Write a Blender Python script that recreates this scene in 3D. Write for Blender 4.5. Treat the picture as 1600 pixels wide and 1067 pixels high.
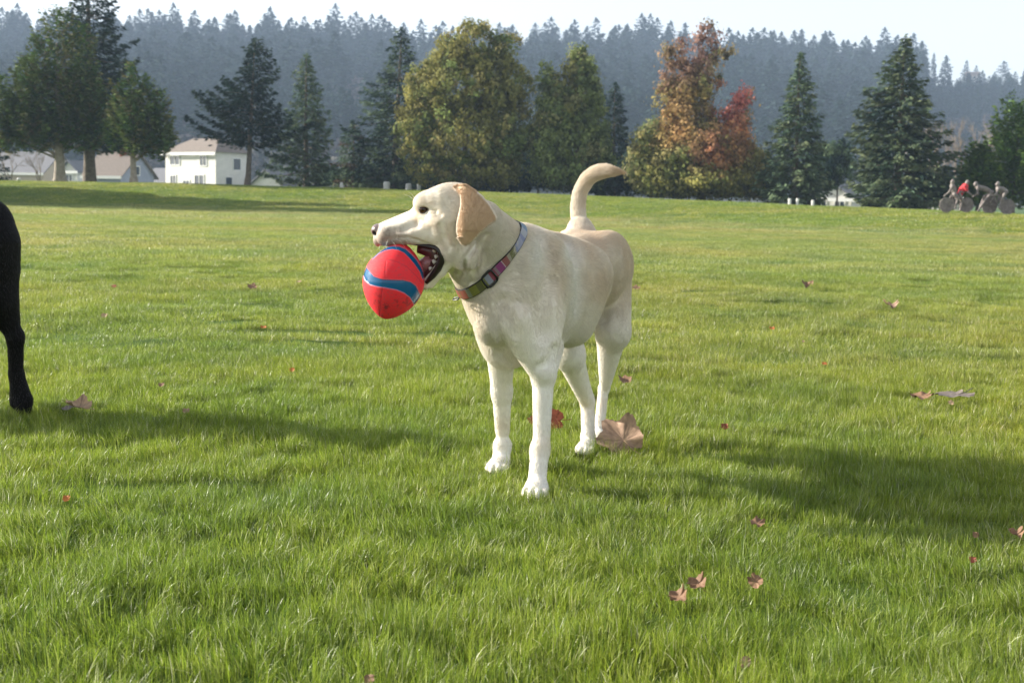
import bpy, math, random, time
import numpy as np
from mathutils import Vector, Matrix

T0 = time.time()
for o in list(bpy.data.objects):
    bpy.data.objects.remove(o)
SC = bpy.context.scene
COL = SC.collection
RNG = np.random.default_rng(7)
random.seed(7)
R = math.radians

# ------------------------------------------------------------------ camera
CAM_H = 0.61
FPX = 2000.0                       # focal length in photograph pixels (1600 wide)
PITCH = math.atan(215.5 / FPX)
ROLL = R(1.3)
cam_d = bpy.data.cameras.new('camera')
cam = bpy.data.objects.new('camera', cam_d)
COL.objects.link(cam)
cam_d.sensor_width = 36.0
cam_d.lens = FPX / 1600.0 * 36.0
cam_d.clip_start = 0.05
cam_d.clip_end = 6000
CAM_M = Matrix.Rotation(math.pi / 2 - PITCH, 4, 'X') @ Matrix.Rotation(ROLL, 4, 'Z')
CAM_M = Matrix.Translation((0, 0, CAM_H)) @ CAM_M
cam.matrix_world = CAM_M
cam_d.dof.use_dof = True
cam_d.dof.focus_distance = 2.72
cam_d.dof.aperture_fstop = 11.0
SC.camera = cam

# ------------------------------------------------------------------ light
SUN_EL = R(23)
SUN_AZ_DIR = R(180 - 15)           # where the sun stands, measured from +X (from the left, a little beyond)
SUN_V = Vector((math.cos(SUN_AZ_DIR) * math.cos(SUN_EL), math.sin(SUN_AZ_DIR) * math.cos(SUN_EL), math.sin(SUN_EL)))
sun_d = bpy.data.lights.new('sun', 'SUN')
sun_d.energy = 5.0
sun_d.angle = R(0.5)
sun_d.color = (1.0, 0.93, 0.82)
sun = bpy.data.objects.new('sun', sun_d)
COL.objects.link(sun)
sun.rotation_euler = SUN_V.to_track_quat('Z', 'Y').to_euler()
world = bpy.data.worlds.new('World')
SC.world = world
world.use_nodes = True
wn = world.node_tree.nodes
wl = world.node_tree.links
wn.clear()
w_out = wn.new('ShaderNodeOutputWorld')
w_bg = wn.new('ShaderNodeBackground')
w_sky = wn.new('ShaderNodeTexSky')
w_sky.sky_type = 'NISHITA'
w_sky.sun_disc = False
w_sky.sun_elevation = SUN_EL
w_sky.sun_rotation = math.pi / 2 - SUN_AZ_DIR
w_sky.air_density = 1.0
w_sky.dust_density = 1.0
w_sky.ozone_density = 1.0
w_bg.inputs['Strength'].default_value = 0.112
w_hs = wn.new('ShaderNodeHueSaturation')
w_hs.inputs['Saturation'].default_value = 0.30
wl.new(w_sky.outputs[0], w_hs.inputs['Color'])
wl.new(w_hs.outputs[0], w_bg.inputs[0])
wl.new(w_bg.outputs[0], w_out.inputs[0])
SC.view_settings.view_transform = 'Standard'
SC.view_settings.look = 'None'
SC.view_settings.gamma = 1.0
SC.view_settings.use_curve_mapping = False
SC.view_settings.exposure = 1.2
SC.render.engine = 'CYCLES'
SC.cycles.use_denoising = True
SC.cycles.max_bounces = 8
SC.cycles.diffuse_bounces = 3
SC.cycles.glossy_bounces = 2
SC.cycles.transmission_bounces = 4
SC.cycles.transparent_max_bounces = 16
SC.cycles.volume_bounces = 1

# ------------------------------------------------------------------ helpers
_CR = np.array(CAM_M.to_3x3())
_CO = np.array(CAM_M.translation)


def W(px, py, d):
    """Point of the place seen at photograph pixel (px, py), at horizontal distance d (world Y) from the camera."""
    v = _CR @ np.array([(px - 800.0) / FPX, -(py - 533.5) / FPX, -1.0])
    return _CO + v * (d / v[1])


def G(px, py, z=0.0):
    """Point on the level z seen at photograph pixel (px, py)."""
    v = _CR @ np.array([(px - 800.0) / FPX, -(py - 533.5) / FPX, -1.0])
    return _CO + v * ((z - _CO[2]) / v[2])


def pix(p):
    q = _CR.T @ (np.asarray(p, float) - _CO)
    return 800 + FPX * q[0] / -q[2], 533.5 - FPX * q[1] / -q[2]


def tag(o, label=None, cat=None, group=None, kind=None):
    if label: o['label'] = label
    if cat: o['category'] = cat
    if group: o['group'] = group
    if kind: o['kind'] = kind
    return o


def empty(name, loc, label, cat, group=None):
    o = bpy.data.objects.new(name, None)
    o.empty_display_size = 0.1
    o.location = Vector([float(c) for c in loc])
    COL.objects.link(o)
    return tag(o, label, cat, group)


def link(name, me, mat=None, parent=None, loc=None):
    o = bpy.data.objects.new(name, me)
    COL.objects.link(o)
    if mat is not None and len(me.materials) == 0:
        for m in (mat if isinstance(mat, (list, tuple)) else [mat]):
            me.materials.append(m)
    if parent is not None:
        o.parent = parent
        if loc is None:      # geometry was given in world coordinates
            o.matrix_parent_inverse = Matrix.Translation(-parent.location)
    if loc is not None:
        o.location = Vector([float(c) for c in loc])
    return o


def mesh_np(name, V, F, attr=None, smooth=True, quads=None):
    """V (n,3); F (m,3 or 4) array; attr: dict name -> (n,3) colours."""
    me = bpy.data.meshes.new(name)
    V = np.asarray(V, np.float32)
    F = np.asarray(F, np.int32)
    k = F.shape[1]
    me.vertices.add(len(V))
    me.vertices.foreach_set('co', V.ravel())
    me.loops.add(F.size)
    me.loops.foreach_set('vertex_index', F.ravel())
    me.polygons.add(len(F))
    me.polygons.foreach_set('loop_start', np.arange(0, F.size, k, dtype=np.int32))
    me.polygons.foreach_set('loop_total', np.full(len(F), k, np.int32))
    if smooth:
        me.polygons.foreach_set('use_smooth', np.ones(len(F), bool))
    me.update(calc_edges=True)
    if attr:
        for an, av in attr.items():
            a = me.attributes.new(an, 'FLOAT_COLOR', 'POINT')
            c = np.ones((len(V), 4), np.float32)
            c[:, :3] = av
            a.data.foreach_set('color', c.ravel())
    me.validate()
    return me


class Geo:
    """Collects faces (mixed sizes) with a colour per vertex."""
    def __init__(s): s.v = []; s.f = []; s.c = []

    def add(s, V, F, c=None):
        n = len(s.v)
        s.v += [tuple(map(float, p)) for p in V]
        s.f += [tuple(i + n for i in f) for f in F]
        s.c += [tuple(c) if c is not None else (1, 1, 1)] * len(V)

    def box(s, a, b, c=None):
        (x0, y0, z0), (x1, y1, z1) = a, b
        V = [(x0, y0, z0), (x1, y0, z0), (x1, y1, z0), (x0, y1, z0), (x0, y0, z1), (x1, y0, z1), (x1, y1, z1), (x0, y1, z1)]
        s.add(V, [(0, 3, 2, 1), (4, 5, 6, 7), (0, 1, 5, 4), (1, 2, 6, 5), (2, 3, 7, 6), (3, 0, 4, 7)], c)

    def tube(s, pts, rad, n=8, c=None, cap=True):
        pts = [Vector([float(q) for q in p]) for p in pts]
        if not isinstance(rad, (list, tuple, np.ndarray)): rad = [rad] * len(pts)
        V = []; F = []
        up = Vector((0.13, 0.21, 0.97))
        for i, p in enumerate(pts):
            t = (pts[min(i + 1, len(pts) - 1)] - pts[max(i - 1, 0)]).normalized()
            a = t.cross(up)
            if a.length < 0.05: a = t.cross(Vector((1, 0, 0)))
            a.normalize(); b = t.cross(a)
            for k in range(n):
                th = 2 * math.pi * k / n
                V.append(p + (a * math.cos(th) + b * math.sin(th)) * rad[i])
        for i in range(len(pts) - 1):
            for k in range(n):
                k2 = (k + 1) % n
                F.append((i * n + k, i * n + k2, (i + 1) * n + k2, (i + 1) * n + k))
        if cap:
            F.append(tuple(range(n))[::-1]); F.append(tuple((len(pts) - 1) * n + k for k in range(n)))
        s.add(V, F, c)

    def mesh(s, name, smooth=False):
        me = bpy.data.meshes.new(name)
        me.from_pydata(s.v, [], s.f)
        if smooth:
            me.polygons.foreach_set('use_smooth', [True] * len(me.polygons))
        a = me.attributes.new('tint', 'FLOAT_COLOR', 'POINT')
        c = np.ones((len(s.v), 4), np.float32); c[:, :3] = np.array(s.c).reshape(-1, 3)
        a.data.foreach_set('color', c.ravel())
        me.update()
        return me


def mat_new(name):
    m = bpy.data.materials.new(name)
    m.use_nodes = True
    nt = m.node_tree
    b = nt.nodes.get('Principled BSDF')
    return m, nt, b


def setp(b, **kw):
    for k, v in kw.items():
        k = k.replace('_', ' ')
        for n in (k, k.title(), k.replace('ior', 'IOR')):
            if n in b.inputs:
                b.inputs[n].default_value = v
                break


def simple_mat(name, col, rough=0.6, noise=0.15, scale=20, bump=0.0, metallic=0.0, attr=None, spec=0.5):
    """Principled with a little colour variation by noise; attr multiplies in a colour attribute."""
    m, nt, b = mat_new(name)
    N, L = nt.nodes, nt.links
    b.inputs['Roughness'].default_value = rough
    b.inputs['Metallic'].default_value = metallic
    b.inputs['Specular IOR Level'].default_value = spec
    tc = N.new('ShaderNodeTexCoord')
    nz = N.new('ShaderNodeTexNoise'); nz.inputs['Scale'].default_value = scale; nz.inputs['Detail'].default_value = 5
    L.new(tc.outputs['Object'], nz.inputs['Vector'])
    mx = N.new('ShaderNodeMix'); mx.data_type = 'RGBA'; mx.blend_type = 'MIX'
    lo = tuple(c * (1 - noise) for c in col[:3]) + (1,)
    hi = tuple(min(1, c * (1 + noise)) for c in col[:3]) + (1,)
    mx.inputs[6].default_value = lo; mx.inputs[7].default_value = hi
    rp = N.new('ShaderNodeMapRange'); rp.inputs[1].default_value = 0.3; rp.inputs[2].default_value = 0.7
    L.new(nz.outputs[0], rp.inputs[0]); L.new(rp.outputs[0], mx.inputs[0])
    out = mx.outputs[2]
    if attr:
        at = N.new('ShaderNodeAttribute'); at.attribute_name = attr
        m2 = N.new('ShaderNodeMix'); m2.data_type = 'RGBA'; m2.blend_type = 'MULTIPLY'; m2.inputs[0].default_value = 1
        L.new(out, m2.inputs[6]); L.new(at.outputs['Color'], m2.inputs[7]); out = m2.outputs[2]
    L.new(out, b.inputs['Base Color'])
    if bump:
        bp = N.new('ShaderNodeBump'); bp.inputs['Strength'].default_value = 0.6; bp.inputs['Distance'].default_value = bump
        L.new(nz.outputs[0], bp.inputs['Height']); L.new(bp.outputs[0], b.inputs['Normal'])
    return m


def vnoise(P, scale, seed=0):
    """Smooth value noise, vectorised: P (n,3) -> (n,) in 0..1."""
    q = np.asarray(P, float) * scale + 137.31 + seed * 17.17
    i = np.floor(q).astype(np.int64); f = q - i
    f = f * f * (3 - 2 * f)

    def h(a, b, c):
        n = (a * 374761393 + b * 668265263 + c * 2147483647 + seed * 974634777) & 0xFFFFFFFF
        n = ((n ^ (n >> 13)) * 1274126177) & 0xFFFFFFFF
        return ((n ^ (n >> 16)) & 0xFFFF) / 65535.0
    r = 0
    for dx in (0, 1):
        for dy in (0, 1):
            for dz in (0, 1):
                w = (f[:, 0] if dx else 1 - f[:, 0]) * (f[:, 1] if dy else 1 - f[:, 1]) * (f[:, 2] if dz else 1 - f[:, 2])
                r = r + w * h(i[:, 0] + dx, i[:, 1] + dy, i[:, 2] + dz)
    return r


def fbm(P, scale, oct=3, seed=0):
    s = 0; a = 1; t = 0
    for k in range(oct):
        s = s + a * vnoise(P, scale * 2 ** k, seed + k); t += a; a *= 0.5
    return s / t

# ------------------------------------------------------------------ ground: playing field, grass bank, valley and wooded ridge
def hor(px):
    return 318.0 + (px - 800) * math.tan(ROLL)


_fp = [-2500, 0, 300, 850, 1250, 1600, 3000]
_ff = [75, 58, 57, 50, 39, 30.5, 26]
_cf = [90, 75, 75, 74, 63, 49, 44]
_ch = [1.2, 1.22, 1.30, 1.16, 0.80, 0.60, 0.5]
_rp = [-2500, -400, 100, 430, 650, 1000, 1300, 1450, 1600, 2200, 4000]
_rz = [60, 74, 74, 80, 76, 74, 69, 72, 74, 70, 60]
RIDGE_Y = 720.0


def ground_z(X, Y):
    X = np.asarray(X, float); Y = np.asarray(Y, float)
    px = 800 + FPX * X / np.maximum(Y, 4.0)
    f = np.interp(px, _fp, _ff); c = np.interp(px, _fp, _cf); h = np.interp(px, _fp, _ch)
    t = np.clip((Y - f) / (c - f), 0, 1); t = t * t * (3 - 2 * t)
    b = np.clip((Y - c - 14) / 40, 0, 1); b = b * b * (3 - 2 * b)
    z = h * t - 1.4 * h * b
    r = np.interp(px, _rp, _rz)
    q = np.clip((Y - 300) / (RIDGE_Y - 300), 0, 1); q = q ** 1.15 * (1 - 0.25 * (1 - q))
    w = np.clip((Y - RIDGE_Y) / 500, 0, 1)
    z = z + r * q * (1 - 0.55 * w * w)
    P = np.stack([X.ravel(), Y.ravel(), 0 * X.ravel()], 1)
    z = z + ((fbm(P, 0.012, 3, 21) - 0.5).reshape(X.shape)) * 16 * np.clip((Y - 330) / 120, 0, 1)
    z = z + ((fbm(P, 0.35, 2, 22) - 0.5).reshape(X.shape)) * 0.05 * np.clip((Y - 6) / 15, 0, 1)
    return z


def gz(x, y):
    return float(ground_z(np.array([x]), np.array([y]))[0])


def sheet(name, xs, ys, mat, kind='structure'):
    X, Y = np.meshgrid(xs, ys, indexing='ij')
    Z = ground_z(X, Y)
    n, m = X.shape
    V = np.stack([X, Y, Z], -1).reshape(-1, 3)
    i = np.arange(n - 1)[:, None]; j = np.arange(m - 1)[None]
    F = np.stack([i * m + j, (i + 1) * m + j, (i + 1) * m + j + 1, i * m + j + 1], -1).reshape(-1, 4)
    o = link(name, mesh_np(name, V, F), mat)
    o['kind'] = kind
    return o


def ground_mat():
    m, nt, b = mat_new('turf_soil')
    N, L = nt.nodes, nt.links
    geo = N.new('ShaderNodeNewGeometry')
    n1 = N.new('ShaderNodeTexNoise'); n1.inputs['Scale'].default_value = 0.35; n1.inputs['Detail'].default_value = 6
    n2 = N.new('ShaderNodeTexNoise'); n2.inputs['Scale'].default_value = 9; n2.inputs['Detail'].default_value = 5
    L.new(geo.outputs['Position'], n1.inputs['Vector']); L.new(geo.outputs['Position'], n2.inputs['Vector'])
    r1 = N.new('ShaderNodeValToRGB'); r1.color_ramp.elements[0].position = 0.32; r1.color_ramp.elements[1].position = 0.68
    r1.color_ramp.elements[0].color = (0.060, 0.115, 0.020, 1); r1.color_ramp.elements[1].color = (0.115, 0.170, 0.036, 1)
    L.new(n1.outputs[0], r1.inputs[0])
    mx = N.new('ShaderNodeMix'); mx.data_type = 'RGBA'; mx.blend_type = 'MULTIPLY'; mx.inputs[0].default_value = 0.6
    r2 = N.new('ShaderNodeValToRGB'); r2.color_ramp.elements[0].position = 0.35; r2.color_ramp.elements[1].position = 0.65
    r2.color_ramp.elements[0].color = (0.5, 0.55, 0.45, 1); r2.color_ramp.elements[1].color = (1.1, 1.1, 1.1, 1)
    L.new(n2.outputs[0], r2.inputs[0]); L.new(r1.outputs[0], mx.inputs[6]); L.new(r2.outputs[0], mx.inputs[7])
    L.new(mx.outputs[2], b.inputs['Base Color']); b.inputs['Roughness'].default_value = 0.9
    b.inputs['Specular IOR Level'].default_value = 0.1
    bp = N.new('ShaderNodeBump'); bp.inputs['Strength'].default_value = 0.8; bp.inputs['Distance'].default_value = 0.03
    L.new(n2.outputs[0], bp.inputs['Height']); L.new(bp.outputs[0], b.inputs['Normal'])
    return m


m_ground = ground_mat()
xs = np.unique(np.concatenate([np.linspace(-260, -30, 40), np.linspace(-30, 30, 90), np.linspace(30, 260, 40)]))
ys = np.unique(np.concatenate([np.linspace(-40, 2, 12), np.linspace(2, 20, 20), np.linspace(20, 110, 110), np.linspace(110, 330, 40)]))
sheet('field', xs, ys, m_ground)
xs = np.linspace(-900, 1100, 150); ys = np.linspace(330, 1400, 90)
sheet('hill', xs, ys, simple_mat('forest_floor', (0.055, 0.06, 0.035), rough=0.95, noise=0.4, scale=0.05))


# ---- grass blades: small patches of blades scattered over the field by geometry nodes
def blade_patch(name, size, count, hgt, wid, seed, seg=3, pale_=0.0, lean=0.85):
    rng = np.random.default_rng(seed)
    c = rng.uniform(-size / 2, size / 2, (count, 2)) * 1.12
    P3 = np.concatenate([c, np.full((count, 1), seed * 3.7)], 1)
    n = [fbm(P3, 22 / (size / 0.22), 2, 40 + k) for k in range(3)]
    az = rng.uniform(0, 2 * math.pi, count)
    la = 2 * math.pi * 1.6 * n[0] + rng.normal(0, 0.9, count)         # tufts lean the same way
    H_ = hgt * np.clip(rng.normal(1, 0.22, count), 0.45, 1.7) * (0.42 + 1.16 * n[1])
    lw = lean * np.abs(rng.normal(0.6, 0.4, count)) * (0.6 + 0.9 * n[2])
    long_ = rng.random(count) < 0.035
    lw[long_] *= 2.2; H_[long_] *= 1.25
    Wd = wid * rng.uniform(0.6, 1.25, count)
    V = np.zeros((count, 2 * seg + 1, 3))
    px_ = np.cos(az); py_ = np.sin(az)
    for k in range(seg + 1):
        t = k / seg
        z = H_ * (t - 0.30 * np.minimum(lw, 1.6) * t ** 2.2)
        off = H_ * lw * 0.75 * t ** 1.8
        cx = c[:, 0] + off * np.cos(la); cy = c[:, 1] + off * np.sin(la)
        w = Wd * (1 - t ** 1.8) * 0.5
        if k < seg:
            V[:, 2 * k] = np.stack([cx - px_ * w, cy - py_ * w, z], 1)
            V[:, 2 * k + 1] = np.stack([cx + px_ * w, cy + py_ * w, z], 1)
        else:
            V[:, 2 * seg] = np.stack([cx, cy, z], 1)
    nv = 2 * seg + 1
    F = []
    for k in range(seg - 1):
        F += [(2 * k, 2 * k + 1, 2 * k + 3), (2 * k, 2 * k + 3, 2 * k + 2)]
    F.append((2 * seg - 2, 2 * seg - 1, 2 * seg))
    F = (np.arange(count)[:, None, None] * nv + np.array(F)[None]).reshape(-1, 3)
    base = np.array([[0.205, 0.268, 0.030], [0.262, 0.318, 0.045], [0.32, 0.35, 0.11], [0.118, 0.188, 0.025], [0.56, 0.54, 0.38]])
    base = base * (1 - pale_) + np.array([[0.30, 0.31, 0.13]]) * pale_
    ci = rng.choice(5, count, p=[0.34, 0.30, 0.155, 0.165, 0.04])
    col = base[ci] * rng.uniform(0.8, 1.2, (count, 1))
    col = np.repeat(col[:, None], nv, 1)
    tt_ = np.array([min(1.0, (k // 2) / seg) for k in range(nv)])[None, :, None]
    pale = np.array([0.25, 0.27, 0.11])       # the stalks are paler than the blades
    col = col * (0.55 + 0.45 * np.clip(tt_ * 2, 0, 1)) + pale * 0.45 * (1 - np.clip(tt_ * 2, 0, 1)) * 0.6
    return mesh_np(name, V.reshape(-1, 3), F, {'tint': col.reshape(-1, 3)}, smooth=True)


def grass_mat():
    m, nt, b = mat_new('grass_blade')
    N, L = nt.nodes, nt.links
    at = N.new('ShaderNodeAttribute'); at.attribute_name = 'tint'
    geo = N.new('ShaderNodeNewGeometry')
    n1 = N.new('ShaderNodeTexNoise'); n1.inputs['Scale'].default_value = 0.9; n1.inputs['Detail'].default_value = 6; n1.inputs['Roughness'].default_value = 0.65
    L.new(geo.outputs['Position'], n1.inputs['Vector'])
    r1 = N.new('ShaderNodeValToRGB')
    r1.color_ramp.elements[0].position = 0.30; r1.color_ramp.elements[0].color = (0.62, 0.74, 0.70, 1)
    r1.color_ramp.elements[1].position = 0.66; r1.color_ramp.elements[1].color = (1.34, 1.18, 0.95, 1)
    L.new(n1.outputs[0], r1.inputs[0])
    n3 = N.new('ShaderNodeTexNoise'); n3.inputs['Scale'].default_value = 0.16; n3.inputs['Detail'].default_value = 4
    L.new(geo.outputs['Position'], n3.inputs['Vector'])
    r3 = N.new('ShaderNodeValToRGB')
    r3.color_ramp.elements[0].position = 0.42; r3.color_ramp.elements[0].color = (0.88, 0.98, 0.95, 1)
    r3.color_ramp.elements[1].position = 0.64; r3.color_ramp.elements[1].color = (1.18, 1.04, 1.25, 1)
    L.new(n3.outputs[0], r3.inputs[0])
    m3 = N.new('ShaderNodeMix'); m3.data_type = 'RGBA'; m3.blend_type = 'MULTIPLY'; m3.inputs[0].default_value = 1
    L.new(r1.outputs[0], m3.inputs[6]); L.new(r3.outputs[0], m3.inputs[7])
    mx = N.new('ShaderNodeMix'); mx.data_type = 'RGBA'; mx.blend_type = 'MULTIPLY'; mx.inputs[0].default_value = 1
    L.new(at.outputs['Color'], mx.inputs[6]); L.new(m3.outputs[2], mx.inputs[7])
    L.new(mx.outputs[2], b.inputs['Base Color'])
    b.inputs['Roughness'].default_value = 0.38
    b.inputs['Specular IOR Level'].default_value = 0.45
    tr = N.new('ShaderNodeBsdfTranslucent')
    hs = N.new('ShaderNodeHueSaturation'); hs.inputs['Saturation'].default_value = 1.0; hs.inputs['Value'].default_value = 1.25
    L.new(mx.outputs[2], hs.inputs['Color']); L.new(hs.outputs[0], tr.inputs['Color'])
    ms = N.new('ShaderNodeMixShader'); ms.inputs[0].default_value = 0.42
    L.new(b.outputs[0], ms.inputs[1]); L.new(tr.outputs[0], ms.inputs[2]); L.new(ms.outputs[0], N['Material Output'].inputs[0])
    return m


m_grass = grass_mat()


def scatter(name, pts, rot, scl, idx, protos, mat=None):
    """One object that carries copies of the prototype meshes on its points (geometry nodes)."""
    c = bpy.data.collections.new(name + '_patches')
    for k, me in enumerate(protos):
        if mat is not None and not me.materials: me.materials.append(mat)
        o = bpy.data.objects.new('%s_patch_%02d' % (name, k), me)
        c.objects.link(o)
    me = bpy.data.meshes.new(name)
    me.vertices.add(len(pts)); me.vertices.foreach_set('co', np.asarray(pts, np.float32).ravel())
    for an, ty, val in (('rot', 'FLOAT_VECTOR', rot), ('scl', 'FLOAT_VECTOR', scl)):
        a = me.attributes.new(an, ty, 'POINT'); a.data.foreach_set('vector', np.asarray(val, np.float32).ravel())
    a = me.attributes.new('idx', 'INT', 'POINT'); a.data.foreach_set('value', np.asarray(idx, np.int32))
    me.update()
    ob = bpy.data.objects.new(name, me); COL.objects.link(ob)
    if mat is not None: me.materials.append(mat)
    ng = bpy.data.node_groups.new(name + '_scatter', 'GeometryNodeTree')
    ng.interface.new_socket('Geometry', in_out='INPUT', socket_type='NodeSocketGeometry')
    ng.interface.new_socket('Geometry', in_out='OUTPUT', socket_type='NodeSocketGeometry')
    N, L = ng.nodes, ng.links
    gi = N.new('NodeGroupInput'); go = N.new('NodeGroupOutput')
    ci = N.new('GeometryNodeCollectionInfo'); ci.inputs['Collection'].default_value = c
    ci.inputs['Separate Children'].default_value = True; ci.inputs['Reset Children'].default_value = True
    ip = N.new('GeometryNodeInstanceOnPoints'); ip.inputs['Pick Instance'].default_value = True
    def na(nm, ty):
        q = N.new('GeometryNodeInputNamedAttribute'); q.data_type = ty; q.inputs['Name'].default_value = nm; return q
    r, s, i_ = na('rot', 'FLOAT_VECTOR'), na('scl', 'FLOAT_VECTOR'), na('idx', 'INT')
    L.new(gi.outputs[0], ip.inputs['Points']); L.new(ci.outputs[0], ip.inputs['Instance'])
    L.new(i_.outputs['Attribute'], ip.inputs['Instance Index']); L.new(r.outputs['Attribute'], ip.inputs['Rotation']); L.new(s.outputs['Attribute'], ip.inputs['Scale'])
    L.new(ip.outputs[0], go.inputs[0])
    md = ob.modifiers.new('scatter', 'NODES'); md.node_group = ng
    ob['kind'] = 'stuff'
    return ob


GR = [  # y0, y1, patch size, blades, height, width, segments, variants
    (0.9, 4.8, 0.20, 2100, 0.032, 0.0015, 4, 7),
    (4.8, 12.0, 0.45, 3300, 0.031, 0.0022, 3, 5),
    (12.0, 36.0, 1.1, 3600, 0.036, 0.0060, 2, 5),
    (36.0, 112.0, 2.6, 3600, 0.045, 0.018, 2, 6)]
gp, gr_, gs_, gi_, protos = [], [], [], [], []
rng = np.random.default_rng(3)
for zi, (y0, y1, sz, cnt, hg, wd, seg, nv) in enumerate(GR):
    for v in range(nv):
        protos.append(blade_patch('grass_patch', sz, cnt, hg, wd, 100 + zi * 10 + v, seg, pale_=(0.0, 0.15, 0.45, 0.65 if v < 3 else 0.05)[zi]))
    step = sz * 0.92
    y = y0
    while y < y1:
        hw = 0.52 * (y + step) + 0.5 + (0.8 if y < 12 else 3)
        xs_ = np.arange(-hw, hw + step, step)
        for x in xs_:
            gx = x + rng.uniform(-.1, .1) * sz; gy = y + rng.uniform(-.1, .1) * sz
            p_ = np.array([[gx, gy, 0]])
            hz = 0.45 + 1.05 * fbm(p_, 1.6, 3, 60)[0]
            gp.append((gx, gy, 0)); gr_.append((rng.normal(0, 0.045) * (zi < 2), rng.normal(0, 0.045) * (zi < 2), rng.uniform(0, 2 * math.pi))); gs_.append((1.0, 1.0, hz))
            q_ = rng.integers(nv)
            if zi == 3: q_ = rng.integers(3) + (3 if gz(gx, gy) > 0.12 else 0)
            gi_.append(len(protos) - nv + q_)
        y += step
# extra tufts round the dogs' paws
protos.append(blade_patch('grass_patch', 0.09, 260, 0.040, 0.0017, 171, 4))
protos.append(blade_patch('grass_patch', 0.09, 260, 0.040, 0.0017, 172, 4))
for (fx_, fy_) in ((836, 786), (781, 741), (917, 712), (936, 704), (40, 656)):
    f_ = G(fx_, fy_)
    for k in range(9):
        a_ = -math.pi / 2 + (k - 4) * 0.55
        gp.append((f_[0] + math.cos(a_) * 0.075, f_[1] + math.sin(a_) * 0.075 + 0.02, 0)); gr_.append((0, 0, rng.uniform(0, 6.28))); gs_.append((1, 1, rng.uniform(0.5, 0.85))); gi_.append(len(protos) - 1 - (k % 2))
gp = np.array(gp); gp[:, 2] = ground_z(gp[:, 0], gp[:, 1]) - 0.002 + (gp[:, 1] < 12) * rng.normal(0, 0.004, len(gp))
# lean the patches with the slope of the bank
e = 0.6
sy = (ground_z(gp[:, 0], gp[:, 1] + e) - ground_z(gp[:, 0], gp[:, 1] - e)) / (2 * e)
sx = (ground_z(gp[:, 0] + e, gp[:, 1]) - ground_z(gp[:, 0] - e, gp[:, 1])) / (2 * e)
for i in range(len(gp)):
    if gp[i, 1] > 20:
        nrm_ = Vector((-sx[i], -sy[i], 1)).normalized()
        gr_[i] = tuple((Vector((0, 0, 1)).rotation_difference(nrm_).to_matrix() @ Matrix.Rotation(gr_[i][2], 3, 'Z')).to_euler())
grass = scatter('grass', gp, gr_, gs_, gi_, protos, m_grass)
tag(grass, 'lush green autumn lawn grass covering the playing field', 'grass', kind='stuff')
print('grass', len(gp), time.time() - T0)
# ------------------------------------------------------------------ body modelling: smooth union of tapered limbs and muscles on a grid
def smin(a, b, k):
    h = np.clip(0.5 + 0.5 * (b - a) / k, 0, 1)
    return b + (a - b) * h - k * h * (1 - h)


def smax(a, b, k):
    return -smin(-a, -b, k)


def sd_cone(P, a, b, ra, rb):
    """Capsule with radius running from ra at a to rb at b."""
    ab = b - a
    t = np.clip(((P - a) @ ab) / (ab @ ab), 0, 1)
    d = np.linalg.norm(P - (a + t[..., None] * ab), axis=-1)
    return d - (ra + (rb - ra) * t)


def sd_ell(P, c, r, M):
    q = (P - c) @ M.T            # rows of M: the ellipsoid's axes
    k0 = np.linalg.norm(q / r, axis=-1)
    k1 = np.linalg.norm(q / (r * r), axis=-1)
    return k0 * (k0 - 1.0) / np.maximum(k1, 1e-9)


class Prim:
    def __init__(s, kind, op, k, **kw):
        s.kind = kind; s.op = op; s.k = k; s.__dict__.update(kw)

    def bb(s):
        if s.kind == 'cone':
            m = max(s.ra, s.rb)
            return np.minimum(s.a, s.b) - m, np.maximum(s.a, s.b) + m
        if s.kind == 'ell':
            m = np.max(s.r)
            return s.c - m, s.c + m
        return s.lo, s.hi

    def sd(s, P):
        if s.kind == 'cone': return sd_cone(P, s.a, s.b, s.ra, s.rb)
        if s.kind == 'ell': return sd_ell(P, s.c, s.r, s.M)
        return s.fn(P)


def grid_field(prims, lo, hi, h, cap=0.05):
    n = np.ceil((hi - lo) / h).astype(int) + 1
    ax = [lo[i] + h * np.arange(n[i]) for i in range(3)]
    D = np.full(n, cap, np.float32)
    for p in prims:
        a, b = p.bb()
        m = (cap if p.op != 'sub' else 0.0) + p.k + h
        i0 = np.maximum(np.floor((a - m - lo) / h).astype(int), 0)
        i1 = np.minimum(np.ceil((b + m - lo) / h).astype(int) + 1, n)
        if np.any(i1 <= i0): continue
        X, Y, Z = np.meshgrid(ax[0][i0[0]:i1[0]], ax[1][i0[1]:i1[1]], ax[2][i0[2]:i1[2]], indexing='ij')
        P = np.stack([X, Y, Z], -1)
        s = p.sd(P).astype(np.float32)
        sl = (slice(i0[0], i1[0]), slice(i0[1], i1[1]), slice(i0[2], i1[2]))
        if p.op == 'add': D[sl] = smin(D[sl], s, p.k)
        else: D[sl] = smax(D[sl], -s, p.k)
    return D, ax


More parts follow.
